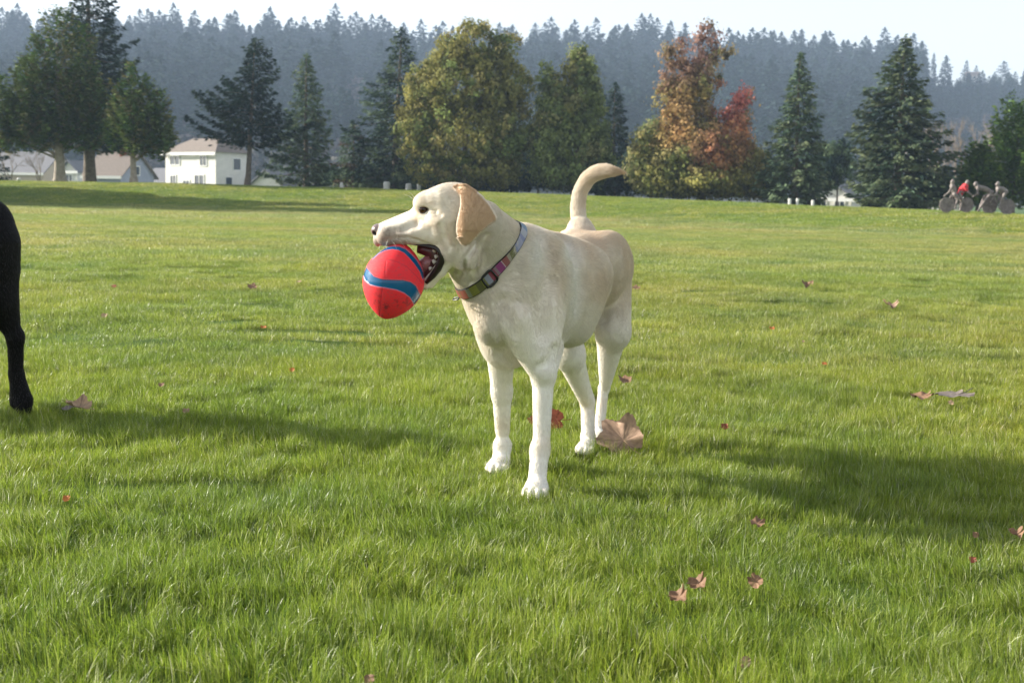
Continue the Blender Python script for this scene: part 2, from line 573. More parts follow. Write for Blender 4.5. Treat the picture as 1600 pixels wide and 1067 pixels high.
def surface_nets(D, ax, h):
    """Naive surface nets: (V, F quads) of the zero level of D."""
    S = D < 0
    n = np.array(D.shape)
    c = np.zeros(n - 1, int)
    for dx in (0, 1):
        for dy in (0, 1):
            for dz in (0, 1):
                c += S[dx:n[0] - 1 + dx, dy:n[1] - 1 + dy, dz:n[2] - 1 + dz]
    act = (c > 0) & (c < 8)
    idx = -np.ones(n - 1, np.int64)
    I = np.argwhere(act)
    idx[act] = np.arange(len(I))
    acc = np.zeros((len(I), 3)); cnt = np.zeros(len(I))
    cor = [(x, y, z) for x in (0, 1) for y in (0, 1) for z in (0, 1)]
    for i, A in enumerate(cor):
        for B in cor[i + 1:]:
            if sum(abs(A[k] - B[k]) for k in range(3)) != 1: continue
            da = D[I[:, 0] + A[0], I[:, 1] + A[1], I[:, 2] + A[2]]
            db = D[I[:, 0] + B[0], I[:, 1] + B[1], I[:, 2] + B[2]]
            m = (da < 0) != (db < 0)
            t = np.where(m, da / np.where(m, da - db, 1), 0)
            p = np.array(A) + t[:, None] * (np.array(B) - np.array(A))
            acc += np.where(m[:, None], p, 0); cnt += m
    V = I + acc / np.maximum(cnt, 1)[:, None]
    V = np.stack([ax[k][0] + h * V[:, k] for k in range(3)], 1)
    Fs = []
    for axn in range(3):
        u, v = (axn + 1) % 3, (axn + 2) % 3
        sl0 = [slice(None)] * 3; sl1 = [slice(None)] * 3
        sl0[axn] = slice(0, n[axn] - 1); sl1[axn] = slice(1, n[axn])
        s0, s1 = S[tuple(sl0)], S[tuple(sl1)]
        E = np.argwhere(s0 != s1)
        E = E[(E[:, u] > 0) & (E[:, v] > 0) & (E[:, u] < n[u] - 1) & (E[:, v] < n[v] - 1)]
        du = np.zeros(3, int); du[u] = 1
        dv = np.zeros(3, int); dv[v] = 1
        q = [E - du - dv, E - dv, E, E - du]
        q = np.stack([idx[a[:, 0], a[:, 1], a[:, 2]] for a in q], 1)
        flip = s1[E[:, 0], E[:, 1], E[:, 2]]
        q[flip] = q[flip][:, ::-1]
        Fs.append(q)
    return V, np.concatenate(Fs)


def eval_prims(prims, P, cap=0.05):
    D = np.full(len(P), cap)
    for p in prims:
        a, b = p.bb(); m = cap + p.k
        s_ = np.all((P > a - m) & (P < b + m), axis=1)
        if not s_.any(): continue
        s = p.sd(P[s_])
        D[s_] = smin(D[s_], s, p.k) if p.op == 'add' else smax(D[s_], -s, p.k)
    return D


def grad(D, ax, h, P):
    """Trilinear gradient of the field at points P (outward normal)."""
    g = []
    for k in range(3):
        e = np.zeros(3); e[k] = h
        g.append(tri(D, ax, h, P + e) - tri(D, ax, h, P - e))
    g = np.stack(g, 1)
    return g / np.maximum(np.linalg.norm(g, axis=1, keepdims=True), 1e-9)


def tri(D, ax, h, P):
    q = (P - np.array([a[0] for a in ax])) / h
    q = np.clip(q, 0, np.array(D.shape) - 1.001)
    i = q.astype(int); f = q - i
    r = 0
    for dx in (0, 1):
        for dy in (0, 1):
            for dz in (0, 1):
                w = (f[:, 0] if dx else 1 - f[:, 0]) * (f[:, 1] if dy else 1 - f[:, 1]) * (f[:, 2] if dz else 1 - f[:, 2])
                r = r + w * D[i[:, 0] + dx, i[:, 1] + dy, i[:, 2] + dz]
    return r


def merge_close(V, F):
    return V, F


def poly_sd(Q, poly):
    """Signed distance of 2-D points Q (n,2) to polygon (negative inside)."""
    poly = np.asarray(poly, float)
    d = np.full(len(Q), 1e9); ins = np.zeros(len(Q), bool)
    for i in range(len(poly)):
        a, b = poly[i], poly[(i + 1) % len(poly)]
        e = b - a; w = Q - a
        t = np.clip((w @ e) / (e @ e), 0, 1)
        d = np.minimum(d, np.linalg.norm(w - t[:, None] * e, axis=1))
        c = ((a[1] <= Q[:, 1]) != (b[1] <= Q[:, 1]))
        xx = a[0] + (Q[:, 1] - a[1]) * (b[0] - a[0]) / (b[1] - a[1] + 1e-12)
        ins ^= c & (Q[:, 0] < xx)
    return np.where(ins, -d, d)

# ------------------------------------------------------------------ the yellow dog
FW = np.array([-0.40, -0.917, 0.0]); FW /= np.linalg.norm(FW)     # the way its body points
LW = np.array([-FW[1], FW[0], 0.0])                                # its left side
UP = np.array([0, 0, 1.0])
BODY_AX = np.stack([FW, LW, UP])
HEAD_AX = np.eye(3)
DH = 2.62                                                          # distance of the head's middle plane
CREAM = np.array([0.87, 0.80, 0.69]); WHITE = np.array([0.90, 0.865, 0.79]); TAN = np.array([0.66, 0.46, 0.27]); EARC = np.array([0.52, 0.35, 0.21])
dog_prims = []


def cone(p0, p1, r0, r1, k=0.015, op='add', flow=1, fv=None, col=None, ln=None, zone='body'):
    a, b = W(*p0), W(*p1)
    f = (b - a) / np.linalg.norm(b - a) * flow if fv is None else np.asarray(fv, float)
    dog_prims.append(Prim('cone', op, k, a=a, b=b, ra=r0 * p0[2] / FPX, rb=r1 * p1[2] / FPX, flow=f, col=col, ln=ln, zone=zone))


def ell(c, r, M=BODY_AX, k=0.02, op='add', fv=None, col=None, ln=None, zone='body'):
    c = W(*c) if not isinstance(c, np.ndarray) else c
    dog_prims.append(Prim('ell', op, k, c=c, r=np.array(r, float), M=M, flow=np.asarray(fv if fv is not None else -FW, float), col=col, ln=ln, zone=zone))


BACK = -FW + 0.0 * UP
C1 = np.array([0.034, 2.83, 0.412])
DOWNB = np.array([0.25, 0.3, -0.9])
# trunk
ell(C1 - UP * 0.004, (0.20, 0.104, 0.146), fv=-FW - 0.35 * UP, ln=12)
ell(C1 - FW * 0.13 + UP * 0.004, (0.18, 0.108, 0.128), fv=-FW - 0.35 * UP, ln=12)
cone((908, 430, 3.0), (890, 502, 2.95), 50, 40, k=0.03, fv=(0.1, 0.4, -0.9), ln=12)
ell(C1 - FW * 0.27 + UP * 0.026, (0.17, 0.094, 0.092), fv=-FW - 0.3 * UP, ln=12)
cone((812, 386, 2.82), (878, 407, 3.02), 36, 28, k=0.03, fv=-FW, ln=15)
cone((878, 407, 3.02), (922, 402, 3.20), 29, 33, k=0.03, fv=-FW, ln=14)
# chest
cone((772, 474, 2.69), (792, 538, 2.76), 37, 33, k=0.025, fv=(0.1, 0.1, -1), ln=14)
cone((788, 540, 2.75), (815, 540, 2.86), 32, 28, k=0.03, fv=(0.2, 0.8, -0.3), ln=12)
ell((768, 506, 2.67), (0.036, 0.036, 0.046), k=0.02, fv=(0, 0.2, -1), ln=14)
# shoulders
ell((777, 486, 2.80), (0.07, 0.045, 0.09), k=0.03, fv=(0.1, 0.3, -1))
ell((852, 440, 2.80), (0.06, 0.05, 0.105), k=0.03, fv=(0.15, 0.5, -0.9), ln=12)
ell((845, 500, 2.725), (0.055, 0.048, 0.075), k=0.03, fv=(0.1, 0.2, -1))
# neck
cone((742, 361, 2.66), (808, 430, 2.79), 45, 60, k=0.03, ln=16)
cone((720, 402, 2.65), (768, 462, 2.71), 28, 42, k=0.03, ln=15)
cone((749, 347, 2.665), (804, 398, 2.79), 28, 36, k=0.03, ln=16)
# left foreleg
cone((804, 502, 2.665), (848, 583, 2.69), 33, 20.5, k=0.010, fv=(0.1, 0, -1))
cone((846, 535, 2.71), (850, 585, 2.71), 29, 18, k=0.02)
cone((849, 580, 2.705), (846, 690, 2.675), 19, 13.8, k=0.012)
cone((866, 545, 2.80), (860, 580, 2.775), 16, 12, k=0.02)
ell((843.5, 702, 2.668), (0.020, 0.0205, 0.024), k=0.012)
cone((843, 708, 2.668), (838.5, 760, 2.628), 13.8, 14.2, k=0.012)
# right foreleg
cone((782, 555, 2.83), (784, 615, 2.86), 23, 16.5, k=0.02)
cone((784, 610, 2.86), (785, 672, 2.885), 17, 11.8, k=0.012)
ell((785, 694, 2.887), (0.0185, 0.018, 0.022), k=0.012)
cone((785, 698, 2.887), (782, 724, 2.875), 13, 14, k=0.012)
# pelvis and left hind leg
HP = np.array([0.192, 3.2, 0.463])
ell(HP, (0.14, 0.088, 0.078), k=0.03, fv=-FW - 0.2 * UP, ln=13)
ell(HP + LW * 0.049 - UP * 0.012 - FW * 0.0, (0.10, 0.050, 0.095), k=0.030, fv=(0.25, 0.5, -0.8), ln=13)
ell(HP - LW * 0.057 - UP * 0.012, (0.105, 0.055, 0.098), k=0.035, fv=(-0.1, 0.5, -0.8))
cone((956, 452, 3.20), (959, 520, 3.16), 30, 27, k=0.012, fv=(0.1, 0.3, -1), ln=12)
cone((956, 518, 3.16), (945, 606, 3.26), 26, 9, k=0.015)
cone((963, 520, 3.22), (948, 604, 3.285), 16, 6, k=0.012)
cone((943, 606, 3.27), (936, 672, 3.23), 9, 7.5, k=0.01)
cone((936, 672, 3.23), (935, 690, 3.205), 8, 9, k=0.01)
# right hind leg
cone((872, 470, 3.17), (890, 555, 3.03), 34, 25, k=0.03)
cone((889, 553, 3.03), (917, 628, 3.15), 24, 11.5, k=0.015)
cone((897, 560, 3.12), (923, 624, 3.18), 14, 7, k=0.012)
cone((918, 626, 3.16), (919, 682, 3.13), 11.5, 10, k=0.01)
cone((919, 682, 3.13), (918, 696, 3.115), 10.5, 11.5, k=0.01)
# belly skin folding into the thighs
# tail
tl = [(908, 368, 3.26, 18), (905.5, 350, 3.275, 13.5), (903.5, 330, 3.285, 11.8), (905, 308, 3.29, 11.2), (910.5, 293, 3.287, 11.4), (918, 281, 3.28, 11.6), (929, 272.5, 3.27, 11.8), (941, 268.5, 3.26, 11.2), (952, 268, 3.25, 8.8), (962, 268.5, 3.247, 5.5), (970, 269, 3.245, 2.5)]
tq = []
for i in range(len(tl) - 1):       # a smooth curve through the joints
    P0, P1, P2, P3 = [np.array(tl[min(max(i + k, 0), len(tl) - 1)]) for k in (-1, 0, 1, 2)]
    for t in (0, 0.34, 0.67):
        tq.append(0.5 * (2 * P1 + (P2 - P0) * t + (2 * P0 - 5 * P1 + 4 * P2 - P3) * t * t + (3 * P1 - P0 - 3 * P2 + P3) * t ** 3))
tq.append(np.array(tl[-1]))
for i in range(len(tq) - 1):
    a, b = tq[i], tq[i + 1]
    cone(tuple(a[:3]), tuple(b[:3]), a[3], b[3], k=0.0008 if i > 1 else 0.03, ln=15 + 9 * max(0, (i - 18) / 12), zone='tail')


# paws: four toes each
def paw(c, fwd, w, zone='paw', ground=0.006):
    """c: middle of the paw's back on the ground (world), fwd: unit vector it points, w: width."""
    f = np.array([fwd[0], fwd[1], 0]); f /= np.linalg.norm(f)
    l = np.array([-f[1], f[0], 0])
    c = np.array([c[0], c[1], 0.0])
    M = np.stack([f, l, UP])
    dog_prims.append(Prim('ell', 'add', 0.014, c=c + f * 0.004 + UP * 0.021, r=np.array([0.034, w * 0.46, 0.022]), M=M, flow=f, col=None, ln=6, zone=zone))
    nails = []
    for j, (lo, fo) in enumerate(((-0.36, 0.022), (-0.13, 0.036), (0.13, 0.036), (0.36, 0.022))):
        tc = c + l * (lo * w) + f * (fo + 0.004) + UP * 0.0155
        dog_prims.append(Prim('ell', 'add', 0.006, c=tc, r=np.array([0.020, w * 0.150, 0.0155]), M=M, flow=f, col=None, ln=5, zone=zone))
        nails.append((tc + f * 0.017 - UP * 0.001, f))
    return nails


NAILS = []
NAILS += paw(W(838, 775, 2.614), (-0.12, -1), 0.056)
NAILS += paw(W(780, 738, 2.852), (-0.20, -1), 0.052)
NAILS += paw(W(917, 703, 3.085), (-0.25, -1), 0.050)
NAILS += paw(W(935, 696, 3.200), (-0.20, -1), 0.048)


# head (its middle plane faces the camera; lat = metres towards the camera)
def H(px, py, lat=0.0):
    return (px, py, DH - lat)


def both(px0, py0, px1, py1, r0, r1, lat0, lat1, **kw):
    for s in (1, -1):
        cone(H(px0, py0, s * lat0), H(px1, py1, s * lat1), r0, r1, **kw)


Sx = DH / FPX
HB = (0.9, 0, 0.25)
N_HEAD0 = len(dog_prims)
ell(H(708, 327), (49 * Sx, 0.055, 41 * Sx), M=HEAD_AX, k=0.02, fv=(1, 0, 0.0), ln=7, zone='head')
both(668, 320, 690, 318, 21, 23, 0.018, 0.022, k=0.016, fv=(0.9, 0, 0.3), ln=6, zone='head')
cone(H(604, 360), H(662, 342), 14.5, 20, k=0.014, fv=HB, ln=4, zone='head')
both(605, 367, 668, 354, 14, 21, 0.013, 0.020, k=0.012, fv=(1, 0, -0.05), ln=4, zone='head')
both(601, 373, 652, 367, 11, 14.5, 0.012, 0.021, k=0.009, fv=(0.9, 0, -0.25), ln=4, zone='head')
both(652, 367, 682, 366, 14.5, 17, 0.021, 0.030, k=0.010, fv=(1, 0, -0.1), ln=5, zone='head')
ell(H(590, 374), (7.0 * Sx, 0.012, 11 * Sx), M=HEAD_AX, k=0.008, fv=(0.5, 0, -0.5), ln=3, zone='head')
both(700, 348, 706, 385, 28, 20, 0.028, 0.030, k=0.016, fv=(1, 0, -0.3), ln=7, zone='head')
both(664, 343, 692, 346, 7, 9, 0.030, 0.041, k=0.018, fv=(1, 0, -0.1), ln=5, zone='head')
both(706, 392, 725, 400, 19, 24, 0.022, 0.020, k=0.02, fv=(0.8, 0, -0.4), ln=10, zone='head')
# brow ridges and sockets
both(655, 316, 676, 315, 6, 6, 0.024, 0.033, k=0.014, fv=(0.9, 0, 0.2), ln=4, zone='head')
for s in (1, -1):
    ell(H(661.5, 327.5, s * 0.047), (6.8 * Sx, 0.016, 3.3 * Sx), M=HEAD_AX, k=0.005, op='sub', zone='eye')
    ell(H(650, 338, s * 0.048), (11 * Sx, 0.008, 8 * Sx), M=HEAD_AX, k=0.022, op='sub', zone='head')
# nose pad
ell(H(591, 360), (11.2 * Sx, 0.0175, 10.4 * Sx), M=HEAD_AX, k=0.004, fv=(1, 0, 0), ln=0, zone='nose')
for s in (1, -1):
    ell(H(585.5, 364.5, s * 0.0115), (3.8 * Sx, 0.0045, 3.2 * Sx), M=HEAD_AX, k=0.003, op='sub', zone='nose')
# lower jaw, hanging open
both(704, 401, 686, 424, 13.5, 9.5, 0.024, 0.019, k=0.010, flow=-1, ln=5, zone='jaw')
both(686, 424, 664, 445, 9.5, 7.0, 0.019, 0.012, k=0.006, flow=-1, ln=4, zone='jaw')
cone(H(700, 410), H(672, 443), 9, 7, k=0.01, flow=-1, ln=5, zone='jaw')
# mouth opening carved between the jaws
cone(H(640, 413), H(677, 400), 19, 10.5, k=0.006, op='sub', zone='mouth')
N_HEAD1 = len(dog_prims)

EAR_POLY = [(707, 290), (716, 287), (728, 287), (741, 295), (754, 306), (766, 320), (777, 339), (775, 345), (762, 354), (751, 364), (743, 373), (735, 380), (727, 383.5), (720, 381), (715, 373), (712.5, 362), (713, 350), (716, 335), (719, 320), (719, 306), (714, 298)]
EAR_POLY = [(x, y) for x, y in EAR_POLY]


def ear_lat(x, y):
    """How far the ear flap stands from the head's middle plane (m)."""
    t = np.clip((y - 290) / 93.0, 0, 1)
    b = 0.047 + 0.034 * np.sin(np.clip(t * 1.35, 0, 1) * math.pi / 2)
    b = b + 0.006 * np.sin((x - 712) / 60.0 * math.pi) - 0.010 * np.clip((x - 745) / 32.0, 0, 1) - 0.006 * np.clip((t - 0.75) / 0.25, 0, 1)
    b = b - 0.010 * np.exp(-((x - 712) / 7.0) ** 2) * (t < 0.85)
    return b


def ear_fn(sgn):
    def fn(P):
        sh = P.shape[:-1]
        Q = (P.reshape(-1, 3) - _CO) @ _CR
        x = 800 + FPX * Q[:, 0] / -Q[:, 2]; y = 533.5 - FPX * Q[:, 1] / -Q[:, 2]
        lat = (DH - P.reshape(-1, 3)[:, 1]) * sgn
        s2 = poly_sd(np.stack([x, y], 1), EAR_POLY) * Sx
        s3 = np.abs(lat - ear_lat(x, y)) - 0.0027
        d = np.where((s2 > -0.004) | (s3 > 0), np.sqrt(np.maximum(s2 + 0.004, 0) ** 2 + np.maximum(s3 + 0.001, 0) ** 2) - 0.004 * (s2 + 0.004 > 0) - 0.001, np.maximum(s2, s3))
        d = smax(s2, s3, 0.003)
        return d.reshape(sh)
    return fn


for s in (1, -1):
    ys = (DH - s * 0.02, DH - s * 0.098)
    lo = np.array([W(705, 385, DH)[0] - 0.01, min(ys), W(705, 388, DH)[2] - 0.01])
    hi = np.array([W(780, 285, DH)[0] + 0.01, max(ys), W(780, 283, DH)[2] + 0.01])
    dog_prims.append(Prim('fn', 'add', 0.005, fn=ear_fn(s), lo=lo, hi=hi, flow=np.array([-0.15, 0, -1.0]), col=EARC, ln=5, zone='ear'))
# wrinkle of skin from the ear down the throat
cone(H(726, 388, 0.072), H(708, 425, 0.058), 2.2, 1.5, k=0.010, op='sub', zone='head')


def surf(px, py):
    """First point of the body met on the way to pixel (px, py)."""
    ds = np.arange(2.45, 3.4, 0.002)
    P = np.array([W(px, py, d) for d in ds])
    v = eval_prims(dog_prims, P)
    i = np.argmax(v < 0)
    return P[i] if v[i] < 0 else None


def groove(pts, r, depth, k):
    """A shallow furrow along the near surface: r and depth in metres."""
    q = []
    for (x, y) in pts:
        s_ = surf(x, y)
        if s_ is None: continue
        g_ = np.array([eval_prims(dog_prims, (s_ + e)[None])[0] - eval_prims(dog_prims, (s_ - e)[None])[0] for e in np.eye(3) * 0.003])
        g_ /= max(np.linalg.norm(g_), 1e-9)
        q.append(s_ + g_ * (r - depth))
    out = []
    for a, b in zip(q, q[1:]):
        out.append(Prim('cone', 'sub', k, a=a, b=b, ra=r, rb=r, flow=np.zeros(3), col=None, ln=0, zone='fold'))
    return out


GRV = []
GRV += groove([(846, 372), (856, 400), (857, 435), (848, 475), (852, 520)], 0.020, 0.0050, 0.018)
GRV += groove([(886, 376), (896, 402), (909, 440), (905, 478)], 0.024, 0.0065, 0.022)
GRV += groove([(786, 468), (797, 492), (803, 520)], 0.014, 0.0045, 0.012)
GRV += groove([(762, 525), (768, 537), (780, 553), (795, 568)], 0.008, 0.0050, 0.008)
GRV += groove([(962, 425), (957, 462), (944, 496)], 0.016, 0.0050, 0.014)
GRV += groove([(868, 545), (858, 566), (842, 575)], 0.010, 0.0030, 0.010)
GRV += groove([(816, 372), (806, 402), (797, 440)], 0.014, 0.0028, 0.014)
GRV += groove([(741, 384), (727, 405), (714, 428)], 0.006, 0.0030, 0.006)
GRV += groove([(757, 368), (748, 392), (737, 424)], 0.007, 0.0026, 0.008)
GRV += groove([(727, 415), (735, 440)], 0.006, 0.0022, 0.008)
GRV += groove([(602, 375), (618, 371), (636, 371), (652, 375), (668, 380)], 0.0035, 0.0010, 0.004)
GRV += groove([(612, 362), (632, 357), (650, 352)], 0.008, 0.0010, 0.010)
GRV += groove([(688, 352), (694, 372), (700, 388)], 0.007, 0.0005, 0.008)
GRV += groove([(672, 327), (680, 331), (688, 336)], 0.004, 0.0007, 0.005)
dog_prims += GRV
print('grooves', len(GRV))


def build_sdf_mesh(prims, lo, hi, h, shrink=0.0):
    D, ax = grid_field(prims, lo, hi, h)
    D = D + np.float32(shrink) * np.clip((ax[2] - 0.07) / 0.08, 0, 1)[None, None, :].astype(np.float32)
    V, F = surface_nets(D, ax, h)
    return D, ax, V, F


def keep_largest(V, F):
    """Keep the largest connected piece."""
    par = np.arange(len(V))
    E = np.concatenate([F[:, [0, 1]], F[:, [1, 2]], F[:, [2, 3]]])
    lab = par.copy()
    for _ in range(400):
        a = lab[E[:, 0]]; b = lab[E[:, 1]]; m = np.minimum(a, b)
        new = lab.copy()
        np.minimum.at(new, E[:, 0], m); np.minimum.at(new, E[:, 1], m)
        new = new[new]; new = new[new]
        if np.array_equal(new, lab): break
        lab = new
    u, c = np.unique(lab, return_counts=True)
    big = u[np.argmax(c)]
    keep = lab == big
    mp = -np.ones(len(V), int); mp[keep] = np.arange(keep.sum())
    F2 = mp[F[keep[F].all(1)]]
    return V[keep], F2


def wfield(prims, P, soft=0.010):
    """Weights of the nearby primitives at surface points P: flow, hair length, colour and zones."""
    n = len(P)
    flow = np.zeros((n, 3)); ln = np.zeros(n); wt = np.zeros(n)
    zones = {}
    for p in prims:
        a, b = p.bb(); m = 0.05
        s_ = np.all((P > a - m) & (P < b + m), axis=1)
        if not s_.any(): continue
        d = p.sd(P[s_])
        w = np.zeros(n)
        if p.op == 'sub':
            w[s_] = np.exp(-np.abs(np.minimum(d, 0.05)) / 0.0025)
            zones['sub_' + p.zone] = np.maximum(zones.get('sub_' + p.zone, 0), w)
            continue
        w[s_] = np.exp(-np.maximum(d, -0.004) / soft)
        flow += w[:, None] * p.flow; ln += w * (p.ln if p.ln is not None else 6); wt += w
        zones[p.zone] = zones.get(p.zone, 0) + w
    wt = np.maximum(wt, 1e-12)
    flow /= np.maximum(np.linalg.norm(flow, axis=1, keepdims=True), 1e-9)
    return flow, ln / wt, {k: (v if k.startswith('sub') else v / wt) for k, v in zones.items()}, wt


def make_hair(name, D, ax, h, V, F, prims, count, colf, keepf, mat, parent, radius=0.00016, lenscale=1.0, seed=3, lift=0.30, wrap=None):
    rng = np.random.default_rng(seed)
    tri_ = np.concatenate([F[:, [0, 1, 2]], F[:, [0, 2, 3]]])
    A, B, C = V[tri_[:, 0]], V[tri_[:, 1]], V[tri_[:, 2]]
    ar = np.linalg.norm(np.cross(B - A, C - A), axis=1)
    pk = rng.choice(len(tri_), count, p=ar / ar.sum())
    u, v = rng.random(count), rng.random(count)
    m = u + v > 1; u[m], v[m] = 1 - u[m], 1 - v[m]
    P = A[pk] + u[:, None] * (B - A)[pk] + v[:, None] * (C - A)[pk]
    flow, ln, zones, _ = wfield(prims, P)
    keep = keepf(P, zones)
    P, flow, ln = P[keep], flow[keep], ln[keep]
    zones = {k: v[keep] for k, v in zones.items()}
    N = grad(D, ax, h, P)
    tg = flow - (flow * N).sum(1, keepdims=True) * N
    tl_ = np.linalg.norm(tg, axis=1, keepdims=True)
    tg = tg / np.maximum(tl_, 1e-6)
    # patches of fur lean together
    jit = np.stack([fbm(P, 45, 2, 11 + i) - 0.5 for i in range(3)], 1) * 0.55 + rng.normal(0, 0.12, P.shape)
    d0 = tg + jit; d0 -= (d0 * N).sum(1, keepdims=True) * N
    d0 /= np.maximum(np.linalg.norm(d0, axis=1, keepdims=True), 1e-6)
    L = ln * 0.001 * lenscale * rng.uniform(0.65, 1.25, len(P))
    lf = lift * rng.uniform(0.6, 1.3, len(P))
    K = 4
    pts = np.zeros((len(P), K, 3), np.float32)
    p = P - N * 0.0006
    d = d0 + N * lf[:, None] * 1.6
    for i in range(K):
        pts[:, i] = p
        dd = d / np.linalg.norm(d, axis=1, keepdims=True)
        p = p + dd * (L / (K - 1))[:, None]
        d = d - N * (lf * 0.75)[:, None]
    hc = bpy.data.hair_curves.new(name)
    hc.add_curves([K] * len(P))
    hc.attributes['position'].data.foreach_set('vector', pts.ravel())
    ra = hc.attributes.get('radius') or hc.attributes.new('radius', 'FLOAT', 'POINT')
    rr = (radius * rng.uniform(0.8, 1.3, (len(P), 1)) * np.array([[1.0, 0.9, 0.65, 0.15]])).astype(np.float32)
    ra.data.foreach_set('value', rr.ravel())
    ca = hc.attributes.new('tint', 'FLOAT_COLOR', 'CURVE')
    c = np.ones((len(P), 4), np.float32)
    c[:, :3] = colf(P, N, zones) * rng.uniform(0.86, 1.10, (len(P), 1)) * (0.95 + 0.09 * fbm(P, 110, 2, 31))[:, None]
    ca.data.foreach_set('color', c.ravel())
    o = link(name, hc, mat, parent)
    o['kind'] = 'stuff'
    return o


def fur_mat(name, rough=0.55, spec=0.35, trans=0.25):
    m, nt, b = mat_new(name)
    N, L = nt.nodes, nt.links
    at = N.new('ShaderNodeAttribute'); at.attribute_name = 'tint'
    b.inputs['Roughness'].default_value = rough
    b.inputs['Specular IOR Level'].default_value = spec
    L.new(at.outputs['Color'], b.inputs['Base Color'])
    if trans:
        tr = N.new('ShaderNodeBsdfTranslucent'); L.new(at.outputs['Color'], tr.inputs['Color'])
        mx = N.new('ShaderNodeMixShader'); mx.inputs[0].default_value = trans
        L.new(b.outputs[0], mx.inputs[1]); L.new(tr.outputs[0], mx.inputs[2])
        L.new(mx.outputs[0], N['Material Output'].inputs[0])
    return m


def skin_mat(name, rough=0.7):
    """Short coat under the hairs: colour from the attribute, fine hair-like relief."""
    m, nt, b = mat_new(name)
    N, L = nt.nodes, nt.links
    at = N.new('ShaderNodeAttribute'); at.attribute_name = 'tint'
    ro = N.new('ShaderNodeAttribute'); ro.attribute_name = 'wet'
    tc = N.new('ShaderNodeTexCoord')
    nz = N.new('ShaderNodeTexNoise'); nz.inputs['Scale'].default_value = 350; nz.inputs['Detail'].default_value = 3
    L.new(tc.outputs['Object'], nz.inputs['Vector'])
    bp = N.new('ShaderNodeBump'); bp.inputs['Strength'].default_value = 0.5; bp.inputs['Distance'].default_value = 0.001
    L.new(nz.outputs[0], bp.inputs['Height']); L.new(bp.outputs[0], b.inputs['Normal'])
    L.new(at.outputs['Color'], b.inputs['Base Color'])
    mr = N.new('ShaderNodeMapRange'); mr.inputs[3].default_value = rough; mr.inputs[4].default_value = 0.28
    L.new(ro.outputs['Fac'], mr.inputs[0]); L.new(mr.outputs[0], b.inputs['Roughness'])
    return m


def sstep(x, a, b):
    t = np.clip((x - a) / (b - a), 0, 1)
    return t * t * (3 - 2 * t)


def mixc(a, b, t):
    return a * (1 - t[:, None]) + b * t[:, None]


